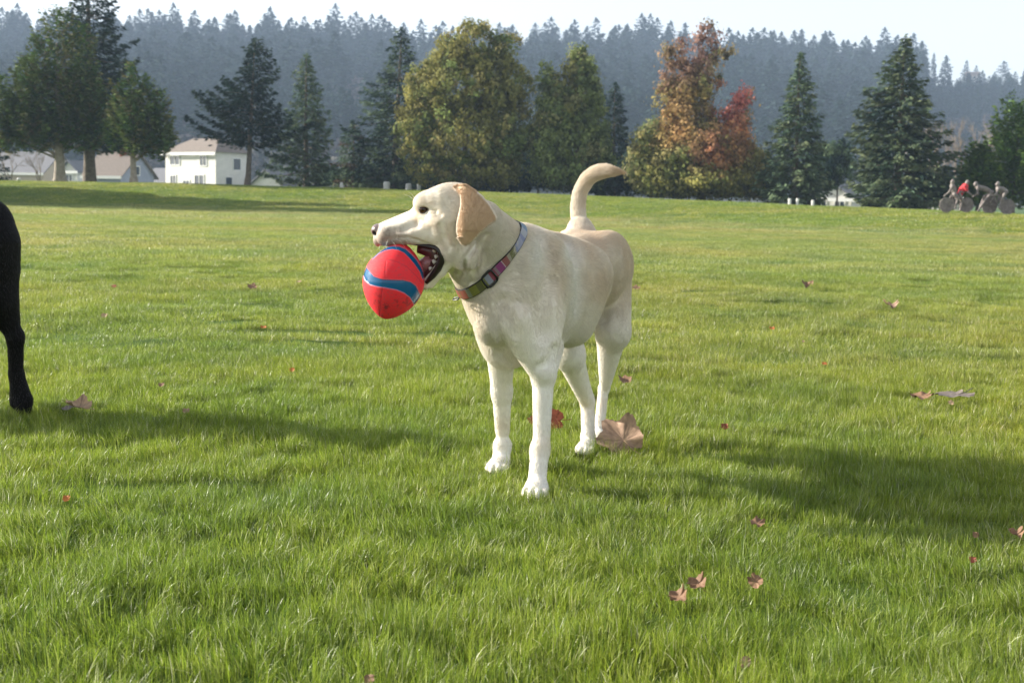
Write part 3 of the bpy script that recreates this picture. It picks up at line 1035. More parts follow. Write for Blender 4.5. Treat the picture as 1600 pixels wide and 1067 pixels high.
def dog_colour(P, N, z, skin=False):
    Q = (P - _CO) @ _CR
    x = 800 + FPX * Q[:, 0] / -Q[:, 2]; y = 533.5 - FPX * Q[:, 1] / -Q[:, 2]
    c = np.tile(CREAM, (len(P), 1))
    c = mixc(c, WHITE, sstep(-P[:, 2], -0.42, -0.22) * 0.9)
    # tan saddle along the back and over the haunch, broken up
    s = (P - C1) @ FW; l = (P - C1) @ LW
    n1 = fbm(P, 14, 3, 5)
    back = sstep(P[:, 2] + 0.07 * (n1 - 0.5) * 2, 0.44, 0.55) * sstep(-s, -0.02, 0.06)
    side = sstep(n1, 0.40, 0.62) * sstep(P[:, 2], 0.30, 0.42) * sstep(-s, 0.05, 0.16)
    body = 1 - np.clip(z.get('head', 0) + z.get('tail', 0) + z.get('ear', 0), 0, 1)
    c = mixc(c, TAN * 0.5 + CREAM * 0.5, np.clip(0.62 * back + 0.50 * side, 0, 0.8) * body)
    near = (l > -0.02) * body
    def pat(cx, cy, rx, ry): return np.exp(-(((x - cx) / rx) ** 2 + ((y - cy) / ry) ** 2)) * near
    wp = np.clip(pat(836, 398, 13, 34) + pat(884, 392, 8, 20) + pat(897, 430, 9, 32) + pat(896, 480, 10, 26), 0, 1)  # white shoulder patch of the coat, then the rib edge's highlight painted as a stripe
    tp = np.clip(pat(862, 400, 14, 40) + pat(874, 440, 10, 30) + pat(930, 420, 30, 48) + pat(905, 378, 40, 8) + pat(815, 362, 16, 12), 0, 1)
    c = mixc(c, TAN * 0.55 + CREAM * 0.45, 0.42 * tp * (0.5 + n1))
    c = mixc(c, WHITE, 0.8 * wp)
    nape = sstep(P[:, 2], 0.52, 0.60) * sstep(fbm(P, 20, 2, 8), 0.35, 0.6)
    c = mixc(c, TAN * 0.5 + CREAM * 0.5, 0.5 * nape * body)
    hd = z.get('head', np.zeros(len(P)))
    c = mixc(c, TAN * 0.35 + CREAM * 0.65, 0.35 * hd * sstep(fbm(P, 30, 2, 9), 0.35, 0.65))
    muz = sstep(-x, -668, -606) * hd * sstep(y, 345, 366)
    c = mixc(c, np.array([0.27, 0.195, 0.145]), 0.85 * muz)
    dots = muz * sstep(fbm(P, 420, 1, 51), 0.62, 0.72)
    c = mixc(c, np.array([0.16, 0.11, 0.085]), 0.5 * dots)
    cheek = np.exp(-(((x - 672) / 16.0) ** 2 + ((y - 352) / 9.0) ** 2)) + np.exp(-(((x - 700) / 9.0) ** 2 + ((y - 372) / 16.0) ** 2)) + np.exp(-(((x - 664) / 13.0) ** 2 + ((y - 317) / 4.0) ** 2))
    c = mixc(c, TAN * 0.6 + CREAM * 0.4, 0.45 * np.clip(cheek, 0, 1) * hd)
    tear = np.exp(-(((x - 650) / 4.5) ** 2 + ((y - 341) / 11.0) ** 2)) * hd
    c = mixc(c, TAN, 0.75 * tear)
    ear = z.get('ear', np.zeros(len(P)))
    c = mixc(c, EARC, sstep(ear, 0.35, 0.7))
    c = mixc(c, CREAM, sstep(ear, 0.35, 0.7) * 0.75 * sstep(poly_sd(np.stack([x, y], 1), EAR_POLY), -3.0, -0.8) * (y > 300))
    tail = z.get('tail', np.zeros(len(P)))
    c = mixc(c, TAN * 0.7 + CREAM * 0.3, tail * np.maximum(sstep(x, 925, 965), 0.35 * sstep(x, 895, 915)) * (y < 330))
    # pasterns a little darker
    c = mixc(c, TAN * 0.4 + CREAM * 0.6, 0.4 * np.exp(-((P[:, 2] - 0.11) / 0.025) ** 2))
    if skin:
        eye = z.get('sub_eye', np.zeros(len(P)))
        c = mixc(c, np.array([0.035, 0.022, 0.018]), sstep(eye, 0.25, 0.8))
        c = mixc(c, np.array([0.20, 0.15, 0.145]), sstep(z.get('nose', np.zeros(len(P))), 0.45, 0.6))
        nh = z.get('sub_nose', np.zeros(len(P)))
        c = mixc(c, np.array([0.01, 0.008, 0.008]), sstep(nh, 0.4, 0.9))
        mo = z.get('sub_mouth', np.zeros(len(P)))
        c = mixc(c, np.array([0.03, 0.016, 0.016]), sstep(mo, 0.12, 0.4))
    return c


dog = empty('dog', (C1[0], C1[1], 0), 'yellow labrador standing on the grass holding a red ball in its mouth', 'dog')
BH = 0.0034 if not globals().get('QUICK') else 0.005
HH = 0.0017 if not globals().get('QUICK') else 0.0025
lo = np.array([-0.14, 2.45, -0.02]); hi = np.array([0.36, 3.38, 0.74])
Db, axb, Vb, Fb = build_sdf_mesh(dog_prims, lo, hi, BH, 0.0019)
lo = W(566, 520, DH) + np.array([0, -0.12, 0]); hi = W(835, 270, DH) + np.array([0, 0.22, 0])
lo[2] = W(690, 500, DH)[2]; hi[2] = W(690, 270, DH)[2]
Dh_, axh, Vh, Fh = build_sdf_mesh(dog_prims, lo, hi, HH, 0.0)
# join under the collar: a plane through the neck
# (the collar's plane: the near side of the ring hangs lower, towards the shoulder)
COLU = W(800, 356, 2.76) - W(722, 459, 2.66); COLU /= np.linalg.norm(COLU)
COLN = W(806, 458, 2.77) - W(735, 388, 2.66); COLN = COLN - (COLN @ COLU) * COLU; COLN /= np.linalg.norm(COLN)
COLV = np.cross(COLN, COLU)
if COLV[1] > 0: COLV = -COLV
TILT = -0.22
COLN, COLV = COLN * math.cos(TILT) - COLV * math.sin(TILT), COLV * math.cos(TILT) + COLN * math.sin(TILT)
cen = (W(797, 358, 2.76) + W(722, 459, 2.66)) / 2
CUTP, CUTN = cen, COLN
kb = ((Vb - CUTP) @ CUTN) > -0.004
Fb = Fb[kb[Fb].all(1)]
kh = ((Vh - CUTP) @ CUTN) < 0.004
Fh = Fh[kh[Fh].all(1)]


def compact(V, F):
    u, inv = np.unique(F, return_inverse=True)
    return V[u], inv.reshape(F.shape)


Vb, Fb = keep_largest(*compact(Vb, Fb)); Vh, Fh = keep_largest(*compact(Vh, Fh))
Nb = grad(Db, axb, BH, Vb); Nh = grad(Dh_, axh, HH, Vh)
Va = np.concatenate([Vb, Vh]); Fa = np.concatenate([Fb, Fh + len(Vb)]); Na = np.concatenate([Nb, Nh])
_, _, za, _ = wfield(dog_prims, Va, 0.004)
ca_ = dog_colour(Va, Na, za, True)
wet = np.clip(sstep(za.get('nose', 0 * ca_[:, 0]), 0.4, 0.6) + sstep(za.get('sub_mouth', 0 * ca_[:, 0]), 0.2, 0.5), 0, 1)
m_skin = skin_mat('short_coat')
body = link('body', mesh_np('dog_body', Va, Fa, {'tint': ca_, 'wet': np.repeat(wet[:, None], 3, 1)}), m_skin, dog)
print('dog mesh', len(Va), time.time() - T0)
m_fur = fur_mat('fur')


def keep_body(P, z):
    s = (P - CUTP) @ CUTN
    k = np.ones(len(P), bool)
    for nm, th in (('nose', 0.35), ('sub_eye', 0.20), ('sub_mouth', 0.12)):
        if nm in z: k &= z[nm] < th
    k &= P[:, 2] > 0.012
    return k


NHAIR = 420000 if not globals().get('QUICK') else 60000
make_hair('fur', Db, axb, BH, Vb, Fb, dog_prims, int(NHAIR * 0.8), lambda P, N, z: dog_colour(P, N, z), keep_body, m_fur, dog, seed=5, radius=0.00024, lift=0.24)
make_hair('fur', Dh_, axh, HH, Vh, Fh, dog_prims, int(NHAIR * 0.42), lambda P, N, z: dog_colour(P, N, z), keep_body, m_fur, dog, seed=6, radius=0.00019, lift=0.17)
print('fur', time.time() - T0)

# eyes
m_eye, nt_, b_ = mat_new('eye_dark')
b_.inputs['Roughness'].default_value = 0.06
tc = nt_.nodes.new('ShaderNodeTexCoord'); gr = nt_.nodes.new('ShaderNodeVectorMath'); gr.operation = 'LENGTH'
mp_ = nt_.nodes.new('ShaderNodeMapping'); mp_.inputs['Scale'].default_value = (1, 0, 1)
nt_.links.new(tc.outputs['Object'], mp_.inputs[0]); nt_.links.new(mp_.outputs[0], gr.inputs[0])
cr = nt_.nodes.new('ShaderNodeValToRGB')
cr.color_ramp.elements[0].position = 0.0028; cr.color_ramp.elements[0].color = (0.002, 0.002, 0.002, 1)
cr.color_ramp.elements[1].position = 0.0036; cr.color_ramp.elements[1].color = (0.06, 0.022, 0.009, 1)
e_ = cr.color_ramp.elements.new(0.0078); e_.color = (0.012, 0.006, 0.004, 1)
nt_.links.new(gr.outputs['Value'], cr.inputs[0]); nt_.links.new(cr.outputs[0], b_.inputs['Base Color'])


def uvsphere(name, r, seg=24, rings=16, sc=(1, 1, 1)):
    V = []; F = []
    for i in range(rings + 1):
        th = math.pi * i / rings
        for j in range(seg):
            ph = 2 * math.pi * j / seg
            V.append((r * sc[0] * math.sin(th) * math.cos(ph), r * sc[1] * math.sin(th) * math.sin(ph), r * sc[2] * math.cos(th)))
    for i in range(rings):
        for j in range(seg):
            F.append((i * seg + j, (i + 1) * seg + j, (i + 1) * seg + (j + 1) % seg, i * seg + (j + 1) % seg))
    return mesh_np(name, V, F)


eye_me = uvsphere('eye_ball', 0.0098)
for s in (1, -1):
    p = W(*H(661.5, 327.5, s * 0.0305))
    o = link('eye', eye_me, m_eye, dog, loc=p - np.array(dog.location))
# lids: dark rims
m_rim = simple_mat('dark_rim', (0.022, 0.014, 0.012), rough=0.4, noise=0.2, scale=300)
for s in (1, -1):
    g = Geo(); ring = []
    for t in np.linspace(0, 2 * math.pi, 25)[:-1]:
        x = 661.5 + 6.8 * math.cos(t); y = 327.2 + (2.8 if math.sin(t) > 0 else 3.2) * -math.sin(t) * (1 - 0.25 * math.cos(t) ** 2) + 0.10 * (x - 661.5)
        ring.append(W(*H(x, y, s * (0.0385 - 0.0035 * abs(math.cos(t)) - 0.005 * (x < 656)))))
    ring.append(ring[0])
    g.tube(ring, 0.0008, 6, cap=False)
    link('eyelid', g.mesh('eyelid', True), m_rim, dog)
# claws
m_nail = simple_mat('claw_dark', (0.10, 0.075, 0.06), rough=0.35, noise=0.2, scale=200)
for p, f in NAILS:
    g = Geo()
    g.tube([p - f * 0.004, p + f * 0.004 - UP * 0.001, p + f * 0.009 - UP * 0.005], [0.0032, 0.0026, 0.0006], 7)
    link('claw', g.mesh('claw', True), m_nail, dog)
# mouth: black lip edge, pink gum and tongue, teeth
m_lip = simple_mat('black_lip', (0.018, 0.012, 0.012), rough=0.3, noise=0.3, scale=150, bump=0.001)
m_gum = simple_mat('pink_gum', (0.34, 0.13, 0.14), rough=0.25, noise=0.3, scale=120, bump=0.001)
m_tooth = simple_mat('tooth_ivory', (0.62, 0.56, 0.48), rough=0.25, noise=0.06, scale=100)
for s in (1, -1):
    g = Geo()
    path = [(646, 381.5, .030), (658, 383.5, .033), (670, 385, .036), (680, 387, .040), (687, 392, .043), (690, 400, .043), (689, 409, .041), (684, 420, .036), (676, 431, .030), (666, 442, .024)]
    pr = [0.0012, 0.0026, 0.0040, 0.0052, 0.0062, 0.0068, 0.0075, 0.0078, 0.0068, 0.004]
    g.tube([W(*H(x, y, s * (l - 0.002))) for x, y, l in path], pr, 10)
    link('lip', g.mesh('lip', True), m_lip, dog)
g = Geo()       # palate and cheek lining behind the teeth
g.tube([W(*H(652, 389)), W(*H(662, 390)), W(*H(676, 390)), W(*H(685, 400)), W(*H(683, 412)), W(*H(672, 428)), W(*H(662, 440))], [0.008, 0.012, 0.019, 0.022, 0.020, 0.014, 0.008], 12)
link('mouth_lining', g.mesh('mouth_lining', True), simple_mat('mouth_lining', (0.10, 0.025, 0.03), rough=0.3, noise=0.4, scale=90, bump=0.001), dog)
g = Geo()       # tongue lying in the lower jaw
g.tube([W(*H(682, 404)), W(*H(670, 410)), W(*H(661, 416)), W(*H(657, 428))], [0.013, 0.0155, 0.016, 0.011], 12)
link('tongue', g.mesh('tongue', True), m_gum, dog)
TE = [(679, 392, 2.6, 1), (682, 401, 3.2, -1), (679, 409, 3.8, -1), (672.5, 419, 2.2, -1)]
for s in (1, -1):
    for x, y, hgt, dr in TE:
        g = Geo()
        lat = s * 0.0235
        base = W(*H(x + (1.2 if dr < 0 else 0), y - (2 if dr > 0 else -2), lat))
        if dr > 0: tip = W(*H(x - 0.3, y + hgt, lat))
        else: tip = W(*H(x - hgt * 0.85, y - hgt * 0.75, lat))
        g.tube([base, base * 0.5 + tip * 0.5, tip], [0.0048, 0.0044, 0.0022], 7)
        link('tooth', g.mesh('tooth', True), m_tooth, dog)
# whiskers
m_wh = simple_mat('whisker', (0.75, 0.70, 0.6), rough=0.4, noise=0.05)
WK = [((616, 373), (626, 377), (633, 387)), ((622, 371), (634, 374), (641, 386)), ((612, 376), (617, 382), (620, 390)), ((628, 370), (640, 375), (648, 384)), ((606, 375), (604, 382), (598, 388)), ((645, 311), (640, 307), (632, 304)), ((647, 309), (643, 303), (638, 300)), ((604, 378), (603, 386), (606, 392)), ((594, 383), (592, 389), (596, 394))]
for s in (1, -1):
    for pa, pb, pc in WK:
        g = Geo()
        l0 = 0.030 if pa[0] < 640 else 0.024
        g.tube([W(*H(*pa, s * l0)), W(*H(*pb, s * (l0 + 0.010))), W(*H(*pc, s * (l0 + 0.014)))], [0.00030, 0.00024, 0.00012], 4)
        link('whisker', g.mesh('whisker', True), m_wh, dog)

# ------------------------------------------------------------------ collar
dogc = empty('collar', CUTP, 'striped woven collar with a black buckle round the neck of the yellow dog', 'collar')
def neck_r(ang, off):
    d = COLU * math.cos(ang) + COLV * math.sin(ang)
    base = cen + COLN * off
    ts = np.linspace(0.02, 0.16, 90)
    v = eval_prims(dog_prims, base + ts[:, None] * d)
    i = np.argmax(v > 0)
    return ts[i] if v[i] > 0 else 0.09


NA = 144
angs = np.linspace(0, 2 * math.pi, NA, endpoint=False)
prof = {}
for off in (-0.012, 0.0, 0.012):
    r = np.array([neck_r(a, off) for a in angs])
    for _ in range(6): r = (np.roll(r, 1) + 2 * r + np.roll(r, -1)) / 4
    prof[off] = r


def ring_pt(a, off, dr=0.0):
    """Point on the collar's ring at angle a, off metres along the neck, dr above the coat."""
    f = (off + 0.012) / 0.024 * 2
    offs = (-0.012, 0.0, 0.012)
    k = min(1, max(0, int(f))); t = f - k
    q = (a % (2 * math.pi)) / (2 * math.pi) * NA; i = int(q) % NA; u = q - int(q)
    r = 0
    for kk, ww in ((k, 1 - t), (k + 1, t)):
        p = prof[offs[kk]]
        r += ww * (p[i] * (1 - u) + p[(i + 1) % NA] * u)
    d = COLU * math.cos(a) + COLV * math.sin(a)
    return cen + COLN * off + d * (r + 0.0035 + dr)


BW = 0.0112
ST = [(0.00, (.20, .30, .38)), (0.10, (.30, .42, .55)), (0.17, (.62, .62, .68)), (0.24, (.36, .38, .58)), (0.27, (.50, .50, .66)), (0.36, (.36, .38, .58)), (0.385, (.55, .50, .38)), (0.41, (.25, .24, .10)), (0.475, (.50, .44, .34)), (0.50, (.42, .14, .13)), (0.56, (.75, .60, .62)), (0.575, (.38, .06, .24)), (0.64, (.35, .24, .26)), (0.665, (.36, .07, .10)),
      (0.72, (.36, .38, .46)), (0.76, (.30, .30, .08)), (0.80, (.16, .16, .05)), (0.835, (.30, .31, .05)), (0.90, (.33, .36, .26)), (0.93, (.42, .12, .07)), (0.985, (.30, .16, .05)), (1.01, (.2, .3, .38))]
# angle a=0 is the nape, a=pi/2 the side towards the camera, a=pi the throat
g = Geo()
NR = 240
for i in range(NR):
    a0 = 2 * math.pi * i / NR; a1 = 2 * math.pi * (i + 1) / NR
    t = (a0 / math.pi) if a0 <= math.pi else (2 - a0 / math.pi)
    c = [tuple(q_ * 0.62 for q_ in cc) for tt, cc in ST if tt <= t][-1]
    for (o0, o1, dr0, dr1, cc) in ((-BW, -BW + .0016, .0, .0012, (.012, .012, .014)), (-BW + .0016, -BW * .4, .0012, .0016, c), (-BW * .4, BW * .4, .0016, .0016, c), (BW * .4, BW - .0016, .0016, .0012, c), (BW - .0016, BW, .0012, 0., (.012, .012, .014)), (BW, -BW, -0.0015, -0.0015, (.012, .012, .014))):
        g.add([ring_pt(a0, o0, dr0), ring_pt(a0, o1, dr1), ring_pt(a1, o1, dr1), ring_pt(a1, o0, dr0)], [(0, 3, 2, 1)], cc)
m_web = simple_mat('woven_webbing', (1, 1, 1), rough=0.75, noise=0.2, scale=900, bump=0.0004, attr='tint')
link('webbing', g.mesh('webbing'), m_web, dogc)
m_bk = simple_mat('black_plastic', (0.012, 0.012, 0.014), rough=0.3, noise=0.1, scale=60)
g = Geo()
A0 = 0.735 * math.pi
fr = []
for k in range(33):
    t = 2 * math.pi * k / 32
    sx = math.copysign(abs(math.cos(t)) ** 0.45, math.cos(t)); sy = math.copysign(abs(math.sin(t)) ** 0.45, math.sin(t))
    fr.append(ring_pt(A0 + sx * 0.15, 0, 0.0035) + COLN * sy * 0.0150)
g.tube(fr, 0.0021, 8, cap=False)
link('buckle', g.mesh('buckle', True), m_bk, dogc)
g = Geo()
for oo in (-0.15, 0.15):
    g.tube([ring_pt(A0 + oo, -0.012, 0.003), ring_pt(A0 + oo, 0, 0.0045), ring_pt(A0 + oo, 0.012, 0.003)], 0.0022, 7)
link('buckle_bar', g.mesh('buckle_bar', True), m_bk, dogc)
g = Geo()
a_ = 1.02 * math.pi
rr_ = [ring_pt(a_, 0, 0.006) + (COLV * math.cos(t) * 0.010 - COLU * (0.004 + 0.008 * (1 + math.sin(t)) / 2)) for t in np.linspace(0, 2 * math.pi, 21)]
g.tube(rr_, 0.0014, 7, cap=False)
link('ring', g.mesh('ring', True), simple_mat('dark_steel', (0.08, 0.08, 0.085), rough=0.35, metallic=0.8), dogc)
print('collar', time.time() - T0)

# ------------------------------------------------------------------ ball
BD = 2.592
pB, pT = W(600, 498, BD - 0.012), W(630, 381, BD + 0.02)
BC = (pB + pT) / 2
BA = (pT - pB) / 2; BL = np.linalg.norm(BA); BA = BA / BL
BV = np.array([0, -1.0, 0]); BV -= (BV @ BA) * BA; BV /= np.linalg.norm(BV)
BU = np.cross(BA, BV)
if BU[0] < 0: BU = -BU
BRAD = 0.0605


def ball_prof(t):
    s = math.sqrt(max(0.0, 1 - t * t))
    return BRAD * (0.60 * s + 0.40 * (1 - t * t)) * (1 + 0.03 * (1 - t * t))


nt2, np2 = 260, 420
tt = -np.cos(np.linspace(0, math.pi, nt2))
pp = np.linspace(0, 2 * math.pi, np2, endpoint=False)
TT, PP = np.meshgrid(tt, pp, indexing='ij')
RR = np.vectorize(ball_prof)(TT)
PP_ = PP.copy()
# position: phi measured from BU (right) through BV (towards the camera)
pos = BC + (TT[..., None] * BL) * BA + (RR * np.cos(PP_))[..., None] * BU + (RR * np.sin(PP_))[..., None] * BV
flat = pos.reshape(-1, 3)
Q = (flat - _CO) @ _CR
bx = 800 + FPX * Q[:, 0] / -Q[:, 2]; by = 533.5 - FPX * Q[:, 1] / -Q[:, 2]
front = np.sin(PP_).reshape(-1)
# the same wavy blue bands run on round the far half
xm = bx
lowb = np.array([(566, 408), (575, 421), (584, 432), (596, 436.5), (612, 437.5), (630, 438), (642, 441), (650, 447), (655, 457), (661, 470)])
lowb2 = np.array([(566, 426), (570, 438), (578, 445), (590, 448), (604, 450), (620, 453), (632, 458), (641, 465), (646, 474), (652, 490)])
upb = np.array([(580, 402), (590, 394), (600, 387), (612, 384.5), (624, 385), (634, 389), (643, 397), (651, 406), (658, 417), (664, 431)])
upb2 = np.array([(582, 405), (592, 396), (602, 391), (613, 389), (623, 390.5), (632, 395), (640, 403), (648, 412.5), (656, 424), (661, 437)])
bandp = [np.concatenate([lowb, lowb2[::-1]]), np.concatenate([upb, upb2[::-1]])]
qq = np.stack([bx, by], 1)
bsd = np.minimum(poly_sd(qq, bandp[0]), poly_sd(qq, bandp[1]))
inb = 1 - sstep(bsd, -0.5, 0.5)
edge = np.exp(-((bsd) / 0.9) ** 2)
# stitched seams
def line_sd(poly):
    d = np.full(len(qq), 1e9)
    for i in range(len(poly) - 1):
        a, b = np.array(poly[i], float), np.array(poly[i + 1], float); e = b - a; w = qq - a
        t = np.clip((w @ e) / (e @ e), 0, 1); d = np.minimum(d, np.linalg.norm(w - t[:, None] * e, axis=1))
    return d
seam = line_sd([(593.5, 497), (594, 480), (596, 462), (598, 448)])
seam2 = line_sd([(580, 410), (592, 406), (606, 406), (620, 409), (636, 417), (650, 430), (659, 442)])
seam3 = line_sd([(603, 406), (602, 420), (602, 436)])
seamall = np.minimum(np.minimum(seam, seam2), seam3 + 0.4)
sm = np.exp(-(seamall / 0.75) ** 2) * (1 - inb)
RED = np.array([0.88, 0.022, 0.035]); BLUE = np.array([0.003, 0.10, 0.24])
cb = np.tile(RED, (len(flat), 1))
cb = mixc(cb, np.array([0.50, 0.02, 0.05]), 0.55 * sm)
cb = mixc(cb, BLUE, inb)
cb = mixc(cb, np.array([0.40, 0.42, 0.55]), 0.35 * edge * (1 - inb))
dirt = sstep(fbm(flat, 160, 3, 3), 0.60, 0.72) * sstep(by, 440, 470) * (1 - inb)
blot = np.exp(-(((bx - 603) / 5.0) ** 2 + ((by - 479) / 6.0) ** 2)) * sstep(fbm(flat, 350, 2, 4), 0.35, 0.6)
scf = sstep(fbm(flat * np.array([1, 1, 2.5]), 240, 3, 14), 0.52, 0.70) * (1 - inb)
cb = mixc(cb, np.array([0.55, 0.06, 0.07]), 0.45 * scf)
cb = mixc(cb, np.array([0.12, 0.02, 0.03]), np.clip(0.35 * dirt + 0.8 * blot, 0, 0.85) * (1 - inb))
# back half: paint continues as plain waves
bk = front < 0
wav = np.abs(TT.reshape(-1) - 0.25 * np.sin(2 * PP_.reshape(-1)) + 0.05) < 0.10
cb[bk] = np.where(wav[bk][:, None], BLUE, RED)
inb = np.where(bk, wav * 1.0, inb)
nrm = flat - BC; nrm /= np.linalg.norm(nrm, axis=1, keepdims=True)
flat = flat - nrm * (0.0010 * inb + 0.0008 * sm * (~bk))[:, None]
Fq = []
ii = np.arange(nt2 - 1)[:, None]; jj = np.arange(np2)[None]
F_ = np.stack([ii * np2 + jj, ii * np2 + (jj + 1) % np2, (ii + 1) * np2 + (jj + 1) % np2, (ii + 1) * np2 + jj], -1).reshape(-1, 4)
m_ball, nt_, b_ = mat_new('ball_cover')
N_, L_ = nt_.nodes, nt_.links
at = N_.new('ShaderNodeAttribute'); at.attribute_name = 'tint'; L_.new(at.outputs['Color'], b_.inputs['Base Color'])
at2 = N_.new('ShaderNodeAttribute'); at2.attribute_name = 'band'
mr = N_.new('ShaderNodeMapRange'); mr.inputs[3].default_value = 0.75; mr.inputs[4].default_value = 0.17; L_.new(at2.outputs['Fac'], mr.inputs[0]); L_.new(mr.outputs[0], b_.inputs['Roughness'])
nz = N_.new('ShaderNodeTexNoise'); nz.inputs['Scale'].default_value = 900
tc = N_.new('ShaderNodeTexCoord'); L_.new(tc.outputs['Object'], nz.inputs['Vector'])
m1 = N_.new('ShaderNodeMath'); m1.operation = 'MULTIPLY_ADD'; m1.inputs[1].default_value = -0.55; m1.inputs[2].default_value = 0.6; L_.new(at2.outputs['Fac'], m1.inputs[0])
bp = N_.new('ShaderNodeBump'); bp.inputs['Distance'].default_value = 0.0006; L_.new(m1.outputs[0], bp.inputs['Strength']); L_.new(nz.outputs[0], bp.inputs['Height']); L_.new(bp.outputs[0], b_.inputs['Normal'])
ball = link('toy_ball', mesh_np('toy_ball', flat - BC, F_, {'tint': cb, 'band': np.repeat(inb[:, None], 3, 1)}), m_ball, None, loc=BC)
tag(ball, 'red oval ball with wavy blue bands held in the mouth of the yellow dog', 'ball')
print('ball', time.time() - T0)
# ------------------------------------------------------------------ trees
def leaf_mat(name, rough=0.6, trans=0.25, spec=0.25):
    m, nt, b = mat_new(name)
    N, L = nt.nodes, nt.links
    at = N.new('ShaderNodeAttribute'); at.attribute_name = 'tint'
    L.new(at.outputs['Color'], b.inputs['Base Color'])
    b.inputs['Roughness'].default_value = rough; b.inputs['Specular IOR Level'].default_value = spec
    tr = N.new('ShaderNodeBsdfTranslucent'); L.new(at.outputs['Color'], tr.inputs['Color'])
    ms = N.new('ShaderNodeMixShader'); ms.inputs[0].default_value = trans
    L.new(b.outputs[0], ms.inputs[1]); L.new(tr.outputs[0], ms.inputs[2]); L.new(ms.outputs[0], N['Material Output'].inputs[0])
    return m


m_needle = leaf_mat('needles', 0.8, 0.12, 0.12)
m_leaf = leaf_mat('broad_leaves', 0.75, 0.42, 0.15)
m_bark = simple_mat('bark', (0.16, 0.13, 0.10), rough=0.9, noise=0.35, scale=6, bump=0.02)
m_bark_pale = simple_mat('bark_pale', (0.36, 0.31, 0.25), rough=0.9, noise=0.25, scale=5, bump=0.02)
m_twig = simple_mat('bare_twigs', (0.26, 0.21, 0.17), rough=0.9, noise=0.2, scale=3)


def leaf_quads(C, A, B, la, lb, col):
    """Rhombic leaves/sprays: centres C, axes A (long) and B, half lengths la, lb."""
    n = len(C)
    la = np.asarray(la).reshape(-1, 1); lb = np.asarray(lb).reshape(-1, 1)
    V = np.stack([C - A * la, C + B * lb, C + A * la, C - B * lb], 1).reshape(-1, 3)
    F = np.arange(4 * n).reshape(n, 4)
    return V, F, np.repeat(col, 4, 0)


def unit(v):
    return v / np.maximum(np.linalg.norm(v, axis=-1, keepdims=True), 1e-9)


def conifer_crown(H, Rb, z0, nb, rng, cols, power=0.8, droop=0.25, up=0.25, spray=0.30, dens=42, irregular=0.25, sweep=None, top_up=0.0, tipcol=None, cone_bot=0.12, offs=None):
    Cs, As, Bs, La, Lb, Co = [], [], [], [], [], []
    limbs = []
    ga = 2.399963
    a_noise = rng.uniform(0, 10)
    for i in range(nb):
        t = (i + rng.uniform(-.4, .4)) / nb
        t = min(max(t, 0.0), 0.995) ** 0.92
        z = z0 + (H - z0) * t
        az = i * ga + rng.uniform(-.4, .4)
        env = (1 - t) ** power * min(1.0, (t + 0.05) / cone_bot) ** 0.6
        env *= 1 + irregular * (2 * vnoise(np.array([[math.cos(az) * 1.3, math.sin(az) * 1.3, z * 0.45 + a_noise]]), 1.0, 3)[0] - 1)
        if sweep is not None: env *= sweep(az, t)
        Lb_ = max(0.22, Rb * env) * rng.uniform(0.72, 1.12)
        dr = np.array([math.cos(az), math.sin(az), 0])
        side = np.array([-dr[1], dr[0], 0])
        n = max(5, int(dens * Lb_ * (0.6 + 0.4 * Lb_ / Rb)))
        s = rng.uniform(0.12, 1.0, n) ** 0.75
        zz = z + Lb_ * (-droop * s * 1.2 + (up + top_up * t) * s ** 2.2)
        wid = 0.10 + 0.32 * Lb_ * (1 - s) ** 0.7 * 0.8 + 0.05
        lat = rng.normal(0, 1, n) * wid * 0.62
        P = dr[None] * (s * Lb_)[:, None] + side[None] * lat[:, None]
        P[:, 2] += zz - np.abs(lat) * 0.35 + rng.normal(0, 0.07, n) - rng.random(n) * 0.12
        A = dr[None] * 1.0 + side[None] * (np.sign(lat) * rng.uniform(0.2, 1.0, n))[:, None] + rng.normal(0, 0.25, (n, 3))
        A[:, 2] += -0.25 + 0.5 * top_up
        A = unit(A)
        up_ = np.tile([0, 0, 1.0], (n, 1)) + rng.normal(0, 0.45, (n, 3))
        B = unit(np.cross(up_, A))
        bc = cols[rng.integers(len(cols))] * rng.uniform(0.8, 1.2)
        c = bc[None] * rng.uniform(0.75, 1.25, (n, 1))
        if tipcol is not None:
            tw = (s > 0.7)[:, None] * rng.uniform(0, 0.8, (n, 1)); c = c * (1 - tw) + tipcol[None] * tw
        sc = spray * rng.uniform(0.6, 1.25, n) * (0.75 + 0.25 * (1 - t))
        Cs.append(P); As.append(A); Bs.append(B); La.append(sc * 0.62); Lb.append(sc * 0.26); Co.append(c)
        if Lb_ > 0.5: limbs.append((z, dr, Lb_, droop))
    # leader
    n = 60
    zt = H - rng.random(n) * 1.2
    P = rng.normal(0, 0.06, (n, 3)) * (1 + (H - zt))[:, None]; P[:, 2] = zt
    A = unit(rng.normal(0, 0.6, (n, 3)) + [0, 0, 0.8]); B = unit(np.cross(A, rng.normal(0, 1, (n, 3))))
    Cs.append(P); As.append(A); Bs.append(B); La.append(np.full(n, spray * 0.4)); Lb.append(np.full(n, spray * 0.15)); Co.append(np.tile(cols[0], (n, 1)))
    out = [np.concatenate(a) for a in (Cs, As, Bs, La, Lb, Co)]
    return out, limbs


